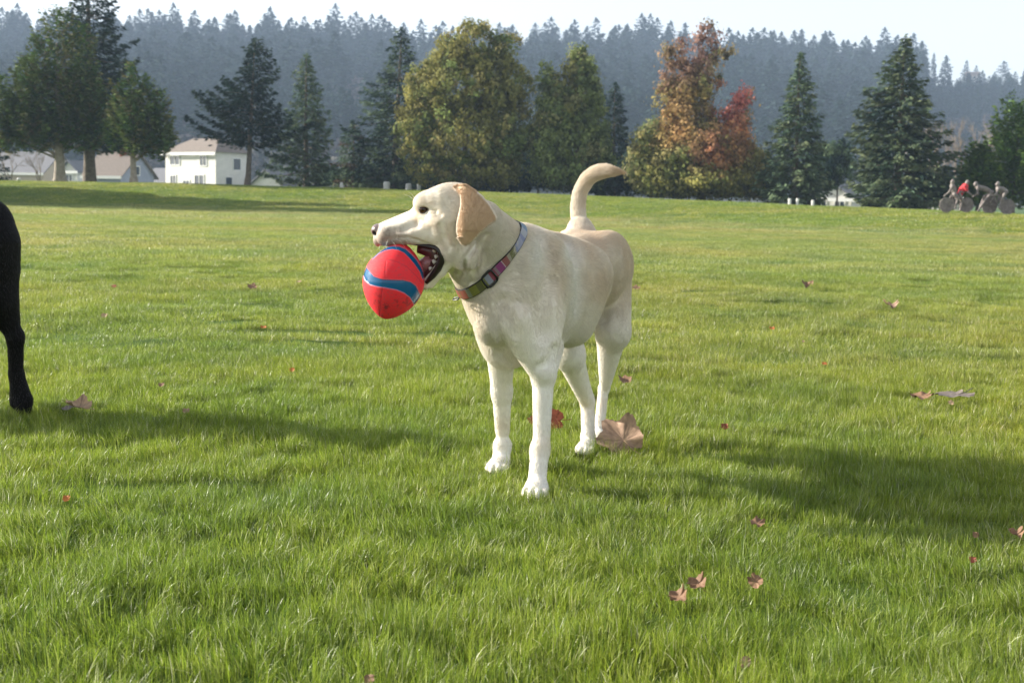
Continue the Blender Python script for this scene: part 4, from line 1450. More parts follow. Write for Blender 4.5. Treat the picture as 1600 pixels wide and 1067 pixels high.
def lobed_crown(lobes, n_clump, per, leaf, rng, colf, clump_r=0.45, upright=0.0):
    """lobes: (x, y, z, rx, ry, rz); clumps of leaves on and within them."""
    lob = np.array(lobes, float)
    vol = lob[:, 3] * lob[:, 5] * (lob[:, 4] + 0.3)
    pk = rng.choice(len(lob), n_clump, p=vol / vol.sum())
    d = unit(rng.normal(0, 1, (n_clump, 3)))
    rad = rng.uniform(0.35, 1.06, n_clump) ** 0.6
    C = lob[pk, :3] + d * rad[:, None] * lob[pk, 3:6]
    cc = colf(C, rng) * rng.uniform(0.62, 1.45, (n_clump, 1))
    cr = clump_r * rng.uniform(0.5, 1.35, n_clump)
    k = np.repeat(np.arange(n_clump), per)
    m = len(k)
    q = rng.normal(0, 0.5, (m, 3)) * cr[k][:, None] * np.array([1, 1, 0.85 + upright])
    P = C[k] + q
    Nn = unit(0.55 * d[k] + 1.0 * unit(q) + rng.normal(0, 0.38, (m, 3)))
    A = rng.normal(0, 1, (m, 3)) + [0, 0, upright * 1.5]; A = unit(A - (A * Nn).sum(1, keepdims=True) * Nn); B = np.cross(Nn, A)
    la = leaf * rng.uniform(0.6, 1.3, m)
    c = cc[k] * rng.uniform(0.72, 1.28, (m, 1))
    return P, A, B, la * 0.55, la * 0.36, c


def trunk_geo(H, r, lean, limbs, rng, z_lo=-0.3, flare=1.5):
    g = Geo()
    n = 9
    pts, rad = [], []
    for i in range(n):
        t = i / (n - 1)
        pts.append((lean[0] * t * H + 0.04 * math.sin(3 * t + r * 40), lean[1] * t * H, z_lo + (H - z_lo) * t))
        rad.append(r * (1 - 0.88 * t) * (flare if i == 0 else 1))
    pts.insert(1, (pts[0][0] * 1, pts[0][1], z_lo + 0.55)); rad.insert(1, r * 1.12)
    g.tube(pts, rad, 10)
    for (z, dr, L, droop) in limbs:
        s = z / H
        p0 = np.array([lean[0] * z, lean[1] * z, z])
        rr = max(0.015, r * (1 - 0.85 * s) * 0.28)
        p1 = p0 + dr * L * 0.5 + np.array([0, 0, -droop * L * 0.5]); p2 = p0 + dr * L * 0.92 + np.array([0, 0, -droop * L * 0.7])
        g.tube([p0, p1, p2], [rr, rr * 0.6, rr * 0.25], 5)
    return g


def plant_tree(name, px, Y, label, cat, crown, H, trunk_r, mat, limbs, rng, lean=(0, 0), bark=None, trunk_top=0.9, group=None, crown_name='crown', xoff=0):
    x = W(px, 300, Y)[0]
    x = (px - 800) / FPX * Y + xoff
    t = empty(name, (x, Y, gz(x, Y)), label, cat, group)
    P, A, B, la, lb, c = crown
    P = P.copy(); P[:, 0] += lean[0] * P[:, 2]; P[:, 1] += lean[1] * P[:, 2]
    V, F, cc = leaf_quads(P, A, B, la, lb, c)
    link(crown_name, mesh_np(name + '_crown', V, F, {'tint': cc}, smooth=False), mat, t, loc=(0, 0, 0))
    if trunk_r:
        g = trunk_geo(H * trunk_top, trunk_r, lean, limbs, rng)
        link('trunk', g.mesh(name + '_trunk', True), bark or m_bark, t, loc=(0, 0, 0))
    return t


def top_z(px, py, Y):
    """Height above its own foot of a tree whose tip is seen at (px, py)."""
    p = W(px, py, Y)
    return p[2] - gz(p[0], Y)


def mpx(n, Y):
    return n * Y / FPX


DARKBLUE = [np.array(c) * 0.95 for c in ((0.030, 0.060, 0.048), (0.040, 0.075, 0.052), (0.025, 0.050, 0.045), (0.055, 0.085, 0.050))]
GREYGREEN = [np.array(c) * 1.75 for c in ((0.065, 0.095, 0.055), (0.080, 0.110, 0.058), (0.050, 0.080, 0.050), (0.095, 0.115, 0.060))]
OLIVE = [np.array(c) * 2.0 for c in ((0.055, 0.095, 0.022), (0.075, 0.115, 0.030), (0.040, 0.080, 0.025), (0.095, 0.120, 0.036), (0.11, 0.10, 0.040))]
BRIGHT = [np.array(c) * 1.8 for c in ((0.085, 0.135, 0.030), (0.11, 0.155, 0.038), (0.060, 0.110, 0.028))]


def conifer(px, Y, ytop, halfw, label, cols, seed, nb=150, z0=None, ybot=None, power=0.8, name='conifer_tree', trunk_r=None, **kw):
    rng = np.random.default_rng(seed)
    H = top_z(px, ytop, Y); Rb = mpx(halfw, Y)
    if z0 is None: z0 = 0.4 if ybot is None else top_z(px, ybot, Y)
    bark = kw.pop('bark', None); lean = kw.pop('lean', (0, 0)); grp = kw.pop('group', None)
    cr, limbs = conifer_crown(H, Rb, z0, nb, rng, cols, power=power, **kw)
    return plant_tree(name, px, Y, label, 'tree', cr, H, trunk_r or 0.024 * H, m_needle, limbs[::3], rng, lean=lean, bark=bark, trunk_top=0.96, group=grp)


# left-hand group; three more trees stand just outside the picture and throw their shade along the bank
conifer(-190, 64, -130, 115, 'tall spruce outside the left edge, nearest of the three unseen trees', DARKBLUE, 4, nb=230, power=0.6, spray=0.5, dens=36)
conifer(-350, 59, -170, 130, 'tallest spruce outside the left edge of the picture', DARKBLUE, 5, nb=230, power=0.6, spray=0.5, dens=36)
conifer(-400, 70, -150, 130, 'spruce farthest outside the left edge of the picture', DARKBLUE, 6, nb=230, power=0.6, spray=0.5, dens=36)
conifer(-38, 96, -60, 62, 'dark blue-green conifer cut off by the left edge of the picture', DARKBLUE, 1, nb=150, power=0.7)
conifer(140, 86, -75, 105, 'tall dark conifer rising behind the big bushy evergreen', DARKBLUE, 2, nb=190, ybot=235, power=0.75, irregular=0.5, droop=0.1, up=0.3, trunk_r=0.42, spray=0.33)
# bushy evergreens with upswept sprays


def bushy(px, Y, lobes_px, label, seed, trunk_r, name='evergreen_tree', cols=OLIVE, n_clump=520, per=34, leaf=0.20, bark=None, ttop=None, clump=0.42, upright=0.8, px_tr=None):
    """lobes_px: (px, py, half width px, half height px) seen in the photograph."""
    rng = np.random.default_rng(seed)
    base = np.array([(px - 800) / FPX * Y, Y, 0]); base[2] = gz(base[0], Y)
    lobes = []
    for (lx, ly, hw, hh) in lobes_px:
        p = W(lx, ly, Y) - base
        rx = mpx(hw, Y)
        lobes.append((p[0], rng.uniform(-.25, .25) * rx, p[2], rx, rx * 0.9, mpx(hh, Y)))
    ca = np.array(cols)

    def colf(C, r):
        n = fbm(C, 0.55, 2, seed)
        i = np.clip((n * 1.6 - 0.3) * len(ca) + r.normal(0, 0.7, len(C)), 0, len(ca) - 1).astype(int)
        return ca[i]
    cr = lobed_crown(lobes, n_clump, per, leaf, rng, colf, clump_r=clump, upright=upright)
    H = max(l[2] + l[5] for l in lobes)
    limbs = []
    for l in lobes[1:]:
        v = np.array(l[:3]); zz = max(0.9, v[2] * 0.55); d = v - np.array([0, 0, zz]); L = np.linalg.norm(d)
        if L > 0.3: limbs.append((zz, d / L, L * 0.9, 0.0))
    return plant_tree(name, px, Y, label, 'tree', cr, H, trunk_r, m_needle if upright > 0.5 else m_leaf, limbs, rng, bark=bark, trunk_top=ttop or 0.75)


def multi(px, Y, leaders, label, seed, cols, trunk_r, bark=None, name='evergreen_tree', **kw):
    """An evergreen with several leading shoots: (px, y top, half width px, y bottom) each."""
    rng = np.random.default_rng(seed)
    base = np.array([(px - 800) / FPX * Y, Y, 0]); base[2] = gz(base[0], Y)
    parts = []; H = 0; limbs = []
    for (lx, yt, hw, yb) in leaders:
        tp = W(lx, yt, Y) - base; bt = W(lx, yb, Y) - base
        args = dict(droop=-0.10, up=0.55, top_up=0.6, irregular=0.5, dens=50, spray=0.30, power=0.55, cone_bot=0.25); args.update(kw)
        nb = int(16 + 9.5 * (tp[2] - bt[2]))
        cr, lm = conifer_crown(tp[2], mpx(hw, Y), bt[2], nb, rng, cols, **args)
        dy = rng.uniform(-0.5, 0.5) * mpx(hw, Y)
        cr[0] = cr[0] + np.array([tp[0], dy, 0])
        parts.append(cr); H = max(H, tp[2])
        v = np.array([tp[0], dy, bt[2] + 0.8]); v0 = max(0.8, bt[2] - 0.3); d = v - np.array([0, 0, v0]); L = np.linalg.norm(d)
        if abs(tp[0]) > 0.3: limbs.append((v0, d / L, L, 0.0))
    cr = [np.concatenate([q[k] for q in parts]) for k in range(6)]
    return plant_tree(name, px, Y, label, 'tree', cr, H, trunk_r, m_needle, limbs, rng, bark=bark, trunk_top=0.8)


multi(92, 78, [(95, 12, 62, 232), (40, 84, 48, 228), (8, 120, 34, 232), (66, 50, 40, 230), (132, 40, 46, 232), (150, 110, 36, 236), (25, 150, 40, 240), (115, 110, 50, 236), (62, 150, 50, 240)],
      'large bushy olive-green evergreen on a pale trunk, leftmost on the bank', 11, OLIVE, 0.36, bark=m_bark_pale, tipcol=np.array([0.13, 0.15, 0.05]))
multi(207, 75, [(205, 98, 34, 238), (230, 116, 36, 240), (256, 140, 28, 244), (182, 130, 28, 240), (218, 150, 48, 246), (240, 165, 36, 248)],
      'smaller rounded evergreen with a pale trunk in front of the houses', 12, OLIVE, 0.22, bark=m_bark_pale, tipcol=np.array([0.13, 0.15, 0.05]))


def swp(az, t):
    return 1.0 + 0.35 * max(0, math.cos(az - math.pi)) * (t < 0.6)


conifer(383, 85, 58, 68, 'dark conifer with a bare lower trunk beside the white house', DARKBLUE, 21, nb=120, ybot=228, power=0.55, irregular=0.6, droop=0.02, up=0.30, sweep=swp, lean=(0.06, 0), trunk_r=0.2, dens=46)
conifer(475, 88, 84, 58, 'grey-green conifer right of the dark tree with the bare trunk', GREYGREEN, 22, nb=150, power=0.62, irregular=0.5)
conifer(612, 90, 42, 84, 'tall dark spruce just left of the broad olive-yellow tree', DARKBLUE + GREYGREEN[:2], 23, nb=180, power=0.62, irregular=0.5, lean=(0.03, 0))
conifer(548, 92, 190, 40, 'short brownish conifer between the grey-green and the tall dark spruce', GREYGREEN + [np.array([0.12, 0.085, 0.05])], 24, nb=70, power=0.6, irregular=0.4)
conifer(950, 87, 128, 56, 'dark spruce half hidden behind the green leafy tree', DARKBLUE, 25, nb=130, power=0.6, irregular=0.5)
conifer(1233, 73, 80, 64, 'slender grey-green conifer right of the red and orange tree', GREYGREEN, 26, nb=190, power=0.72, irregular=0.45, droop=0.3)
conifer(1392, 68, 54, 94, 'broad shaggy spruce, the largest conifer on the right', GREYGREEN + DARKBLUE[:2], 27, nb=230, power=0.66, irregular=0.5, droop=0.28, up=0.22, dens=50, tipcol=np.array([0.12, 0.14, 0.07]))
for k, (px, Y, yt, hw, lb) in enumerate(((1518, 68, 225, 34, 'lowest of the bright green cedars, left beside the cyclist sculpture'), (1572, 67, 163, 62, 'tallest pointed bright green cedar behind the cyclist sculpture'), (1630, 66, 180, 62, 'bright green cedar cut off by the right edge of the picture'))):
    conifer(px, Y, yt, hw, lb, BRIGHT, 31 + k, nb=170, power=0.55, irregular=0.3, droop=-0.15, up=0.7, top_up=0.8, name='cedar_tree', dens=55, spray=0.26)

# leafy trees
OY = [np.array(c) * 1.5 for c in ((0.16, 0.155, 0.048), (0.20, 0.185, 0.055), (0.12, 0.135, 0.042), (0.24, 0.21, 0.080))]
GR_ = [np.array(c) * 2.0 for c in ((0.095, 0.120, 0.038), (0.125, 0.145, 0.050), (0.075, 0.095, 0.035), (0.15, 0.145, 0.060))]


def leafy(px, Y, lobes_px, label, seed, cols, colf2=None, n_clump=700, per=36, leaf=0.22, trunk_r=0.25, name='leafy_tree', clump=0.42, mat=None):
    rng = np.random.default_rng(seed)
    base = np.array([(px - 800) / FPX * Y, Y, 0]); base[2] = gz(base[0], Y)
    lobes = []
    for (lx, ly, hw, hh) in lobes_px:
        p = W(lx, ly, Y) - base
        rx = mpx(hw, Y)
        lobes.append((p[0], rng.uniform(-.3, .3) * rx, p[2], rx, rx * 0.95, mpx(hh, Y)))
    ca = np.array(cols)

    def colf(C, r):
        n = fbm(C, 0.6, 2, seed)
        i = np.clip((n * 1.8 - 0.4) * len(ca) + r.normal(0, 0.6, len(C)), 0, len(ca) - 1).astype(int)
        c = ca[i]
        if colf2 is not None: c = colf2(C + base, c, r)
        return c
    cr = lobed_crown(lobes, n_clump, per, leaf, rng, colf, clump_r=clump, upright=0.15)
    H = max(l[2] + l[5] for l in lobes)
    limbs = []
    for l in lobes:
        v = np.array(l[:3]); zz = max(0.8, v[2] * 0.5); d = v - np.array([0, 0, zz]); L = np.linalg.norm(d)
        if L > 0.3: limbs.append((zz, d / L, L * 1.0, 0.0))
    return plant_tree(name, px, Y, label, 'tree' if name != 'shrub' else 'shrub', cr, H, trunk_r, mat or m_leaf, limbs, rng, trunk_top=0.85)


leafy(722, 80, [(720, 215, 98, 62), (650, 205, 38, 55), (795, 205, 40, 60), (720, 130, 78, 60), (668, 140, 34, 44), (785, 120, 42, 55), (740, 75, 46, 44), (700, 95, 34, 34), (792, 82, 26, 34), (745, 42, 20, 22), (812, 150, 24, 40), (700, 270, 60, 22), (775, 270, 50, 24)],
      'broad olive-yellow leafy tree directly behind the dog’s head', 41, OY + GR_[:1], n_clump=1300, leaf=0.19, clump=0.38, per=46)
leafy(893, 79, [(893, 240, 56, 48), (858, 235, 32, 48), (930, 245, 30, 40), (885, 185, 48, 42), (862, 170, 28, 42), (856, 125, 18, 32), (905, 150, 38, 42), (906, 110, 25, 36), (903, 82, 11, 20), (932, 190, 20, 34), (890, 275, 52, 18), (846, 200, 12, 30)],
      'green leafy tree behind the dog’s back and tail', 42, GR_ + OY[:1], n_clump=950, leaf=0.19, clump=0.38, per=44)
PT = [(W(1095, 60, 76), 1.9, (0.17, 0.05, 0.06)), (W(1060, 110, 76), 1.6, (0.22, 0.085, 0.06)), (W(1150, 165, 76), 1.5, (0.46, 0.06, 0.08)), (W(1145, 215, 76), 1.3, (0.50, 0.20, 0.07)), (W(1095, 235, 76), 1.0, (0.42, 0.14, 0.07)), (W(1065, 175, 76), 1.4, (0.36, 0.19, 0.05)), (W(1125, 255, 76), 0.8, (0.45, 0.16, 0.05)), (W(1045, 210, 76), 1.0, (0.42, 0.22, 0.055))]


def autumn(P, c, r):
    c = c.copy()
    for p, rad, col in PT:
        d = np.sqrt((P[:, 0] - p[0]) ** 2 + (P[:, 2] - p[2]) ** 2) / rad + r.normal(0, 0.22, len(P))
        w = np.clip(1.25 - d, 0, 0.75)[:, None]
        c = c * (1 - w) + (np.array(col) * 1.15 + 0.085) * w
    return c


leafy(1090, 76, [(1090, 250, 82, 55), (1030, 265, 45, 38), (1155, 262, 46, 42), (1078, 190, 46, 44), (1142, 205, 34, 38), (1158, 156, 20, 24), (1066, 130, 32, 38), (1100, 122, 28, 40), (1058, 88, 22, 26), (1104, 74, 20, 28), (1108, 50, 12, 18), (1137, 78, 8, 16), (1045, 150, 20, 30), (1095, 285, 90, 20), (1175, 290, 26, 18), (1010, 230, 22, 30)],
      'autumn tree with dark red top, red and orange branches and olive skirts', 43, OY, colf2=autumn, n_clump=1350, leaf=0.19, clump=0.42, per=42)
SH = [(835, 92, [(835, 255, 42, 36), (850, 270, 40, 22), (815, 215, 18, 30)], 'dark shrubs in the gap left of the green leafy tree', DARKBLUE + GR_[:1]),
      (955, 84, [(958, 275, 45, 24), (985, 262, 20, 24)], 'low dark shrubs under the spruce behind the tail', DARKBLUE),
      (1010, 82, [(1010, 262, 28, 38), (1020, 210, 22, 24)], 'round green bush at the left foot of the autumn tree', GR_),
      (680, 90, [(672, 278, 55, 16), (625, 276, 35, 18)], 'low brown-green shrubs left of the broad olive-yellow tree', DARKBLUE + GREYGREEN),
      (1300, 86, [(1300, 255, 34, 36), (1270, 285, 30, 18)], 'dark bushes between the two large conifers on the right', DARKBLUE + GREYGREEN),
      (780, 90, [(780, 280, 60, 20), (835, 282, 30, 16)], 'dark low shrubs behind the foot of the broad olive-yellow tree', DARKBLUE + GR_[:1]),
      (1070, 88, [(1060, 290, 70, 18), (1140, 292, 50, 16)], 'dark low shrubs behind the foot of the autumn tree', DARKBLUE + GR_[:1]),
      (1200, 86, [(1195, 285, 34, 26), (1180, 260, 20, 24)], 'dark bushes between the autumn tree and the slender conifer', DARKBLUE),
      (905, 91, [(905, 280, 60, 18)], 'dark low shrubs behind the foot of the green leafy tree', DARKBLUE),
      (575, 95, [(575, 275, 50, 18), (520, 278, 40, 12)], 'low dark shrubs under the conifers left of the dog’s head', DARKBLUE + GREYGREEN[:1]),
      (1480, 76, [(1470, 300, 30, 22)], 'low brown-green shrub behind the left end of the sculpture', GREYGREEN)]
for k, (px, Y, lob, lb, cols) in enumerate(SH):
    leafy(px, Y, lob, lb, 50 + k, cols, n_clump=260, per=30, leaf=0.2, trunk_r=0.08, name='shrub')


# bare trees
def bare_tree(px, Y, ytop, spread, label, seed, col=None, levels=5, name='bare_tree'):
    rng = np.random.default_rng(seed)
    H = top_z(px, ytop, Y); base = ((px - 800) / FPX * Y, Y)
    t = empty(name, (base[0], Y, gz(base[0], Y)), label, 'tree')
    g = Geo(); gt = Geo()

    def grow(p, d, L, r, lv):
        q = p + d * L
        (gt if lv == levels else g).tube([p, (p + q) / 2 + rng.normal(0, L * 0.04, 3), q], [r, r * 0.85, r * 0.65], 6 if lv > 2 else 3, cap=False)
        if lv == 0: return
        for _ in range(3 if lv > 1 else 4):
            nd = unit(d + rng.normal(0, 0.42, 3) * spread + np.array([0, 0, 0.22]))
            grow(p + d * L * rng.uniform(0.6, 1.0), nd, L * rng.uniform(0.6, 0.82), max(0.008, r * 0.55), lv - 1)
    grow(np.array([0, 0, -0.2]), np.array([0, 0, 1.0]), H * 0.30, H * 0.016, levels)
    link('trunk', gt.mesh(name + '_trunk', True), m_bark, t, loc=(0, 0, 0))
    link('branches', g.mesh(name + '_branches'), m_twig, t, loc=(0, 0, 0))
    return t


bare_tree(18, 118, 190, 1.0, 'bare grey tree at the far left under the evergreen branches', 61, levels=4)
bare_tree(62, 112, 205, 1.0, 'second bare grey tree from the left edge, behind the pale trunk', 62, levels=4)
bare_tree(1445, 100, 140, 0.9, 'bare brown tree just right of the shaggy spruce', 63, levels=5)
bare_tree(1488, 98, 150, 0.8, 'bare tan tree left of the bright green cedars', 64, levels=5)
bare_tree(1535, 104, 150, 0.8, 'bare tan tree rising behind the tallest bright green cedar', 65, levels=5)
print('trees', time.time() - T0)

# ------------------------------------------------------------------ forest on the ridge
def small_conifer(name, seed, H=20.0, R=6.0):
    rng = np.random.default_rng(seed)
    cr, _ = conifer_crown(H, R, 1.0, 85, rng, [np.array([0.022, 0.048, 0.040]), np.array([0.034, 0.060, 0.045])], power=0.5, spray=2.1, dens=4.0, irregular=0.45)
    V, F, c = leaf_quads(*cr)
    V2, F2 = V, F
    return mesh_np(name, V2, F2, {'tint': c}, smooth=False)


def small_round(name, seed, cols, H=11.0):
    rng = np.random.default_rng(seed)
    lobes = [(0, 0, H * 0.55, 4.2, 4.2, H * 0.42), (1.8, .5, H * 0.45, 3, 3, 3), (-1.6, -1, H * 0.5, 3, 3, 3.4)]
    ca = np.array(cols)
    cr = lobed_crown(lobes, 60, 9, 1.5, rng, lambda C, r: ca[r.integers(len(ca), size=len(C))], clump_r=1.4, upright=0.3)
    V, F, c = leaf_quads(*cr)
    return mesh_np(name, V, F, {'tint': c}, smooth=False)


rng = np.random.default_rng(77)
fr_protos = [small_conifer('ridge_conifer_%d' % k, 200 + k, H=19 + 2 * k, R=5.4 + 0.4 * k) for k in range(5)] + \
            [small_round('ridge_broadleaf_%d' % k, 220 + k, cs) for k, cs in enumerate((((.11, .085, .08), (.13, .10, .09)), ((.085, .085, .065), (.11, .10, .08)), ((.13, .095, .08), (.10, .085, .08))))]
N_F = 13000
fy = 345 + (RIDGE_Y + 25 - 345) * rng.random(N_F) ** 0.8
fa = rng.uniform(-0.72, 0.74, N_F)
fx = fa * fy
P3 = np.stack([fx, fy, 0 * fx], 1)
nmix = fbm(P3, 0.012, 3, 90)
fpx = 800 + FPX * fx / fy
low = 1 - sstep(fy, 430, 600)
lean_ = nmix + 0.22 * low + 0.10 * sstep(fpx, 1380, 1500)
is_b = (lean_ > 0.64) & (rng.random(N_F) < 0.8)
keep = ~((fpx > 1425) & (fy > RIDGE_Y - 60))
hsc = np.where(is_b, rng.uniform(0.6, 1.1, N_F), rng.uniform(0.62, 1.15, N_F))
hsc = np.where((fpx > 1420), hsc * 0.50, hsc)
fi = np.where(is_b, 5 + rng.integers(3, size=N_F), rng.integers(5, size=N_F))
# a strip of trees right on the skyline stands one by one
sky_m = (fy > RIDGE_Y - 18) & (np.abs(fpx - 800) < 830) & keep & (fi < 5) & (fpx < 1420)
strip = np.where(sky_m)[0]
rest = keep & ~sky_m
fz = ground_z(fx, fy) - 0.5
ff = scatter('forest', np.stack([fx, fy, fz], 1)[rest], np.stack([0 * fx, 0 * fx, rng.uniform(0, 6.28, N_F)], 1)[rest], np.stack([hsc, hsc, hsc], 1)[rest], fi[rest], fr_protos, m_needle)
tag(ff, 'hazy blue-green conifer forest covering the far ridge', 'forest', kind='stuff')
for m_ in fr_protos:
    if not m_.materials: m_.materials.append(m_needle)
ns = 0
for i in strip[:260]:
    o = bpy.data.objects.new('skyline_conifer' if fi[i] < 5 else 'skyline_broadleaf_tree', fr_protos[fi[i]])
    COL.objects.link(o)
    o.location = (float(fx[i]), float(fy[i]), float(fz[i])); s_ = float(hsc[i]) * (1.08)
    o.scale = (s_, s_, s_); o.rotation_euler = (0, 0, float(rng.uniform(0, 6.28)))
    if fi[i] < 5: tag(o, 'small hazy conifer standing on the skyline of the far ridge', 'tree', 'conifers along the ridge skyline')
    else: tag(o, 'small hazy bare tree standing on the skyline of the far ridge', 'tree', 'bare trees along the ridge skyline')
    ns += 1
for k, (px, yt, hw, lb) in enumerate(((1437, 82, 7, 'thin hazy conifer on the right part of the ridge, just right of the shaggy spruce'), (1456, 86, 12, 'broad hazy conifer on the right part of the ridge, second from the shaggy spruce'),
                                     (1488, 94, 8, 'lone pointed hazy conifer beside the pale ridge house'), (1503, 102, 8, 'low hazy conifer right of the pale ridge house'), (1545, 96, 16, 'widest hazy conifer clump on the right part of the ridge'),
                                     (1583, 104, 8, 'small rounded hazy conifer near the right edge of the ridge'), (1604, 98, 9, 'hazy ridge conifer cut by the right edge of the picture'))):
    Yk = RIDGE_Y - 4.0
    H_ = top_z(px, yt, Yk) ; xk = (px - 800) / FPX * Yk
    if H_ < 3: H_ = 3.0
    o = bpy.data.objects.new('skyline_conifer', fr_protos[k % 5]); COL.objects.link(o)
    pr_h = 19 + 2 * (k % 5); pr_r = 5.4 + 0.4 * (k % 5)
    o.location = (xk, Yk, gz(xk, Yk) - 0.5); o.scale = (mpx(hw, Yk) / pr_r * 1.1, mpx(hw, Yk) / pr_r, (H_ + 0.5) / pr_h)
    tag(o, lb, 'tree', 'separate conifers on the right part of the ridge')
print('forest', rest.sum(), ns, time.time() - T0)
# ------------------------------------------------------------------ houses behind the bank
m_white = simple_mat('white_siding', (0.68, 0.66, 0.61), rough=0.7, noise=0.06, scale=2)
m_grey = simple_mat('blue_grey_siding', (0.30, 0.33, 0.42), rough=0.7, noise=0.05, scale=2)
m_tan = simple_mat('tan_siding', (0.50, 0.42, 0.33), rough=0.7, noise=0.05, scale=2)
m_roof = simple_mat('brown_shingle', (0.20, 0.165, 0.14), rough=0.9, noise=0.15, scale=6)
m_roofg = simple_mat('grey_shingle', (0.17, 0.17, 0.185), rough=0.9, noise=0.15, scale=6)
m_trim = simple_mat('white_trim', (0.74, 0.73, 0.70), rough=0.5, noise=0.03)
m_glass, nt_, b_ = mat_new('window_glass')
b_.inputs['Base Color'].default_value = (0.05, 0.065, 0.08, 1); b_.inputs['Roughness'].default_value = 0.12
m_brick = simple_mat('brick_red', (0.36, 0.13, 0.075), rough=0.9, noise=0.25, scale=12)


def frame_box(g, o, ex, ey, a, b, c=None):
    """Box in the frame (o; ex along the wall, ey outward, z up), a and b opposite corners (u, out, z)."""
    V = []
    for (z) in (a[2], b[2]):
        for (u, w) in ((a[0], a[1]), (b[0], a[1]), (b[0], b[1]), (a[0], b[1])):
            V.append(o + ex * u + ey * w + UP * z)
    g.add(V, [(0, 3, 2, 1), (4, 5, 6, 7), (0, 1, 5, 4), (1, 2, 6, 5), (2, 3, 7, 6), (3, 0, 4, 7)], c)


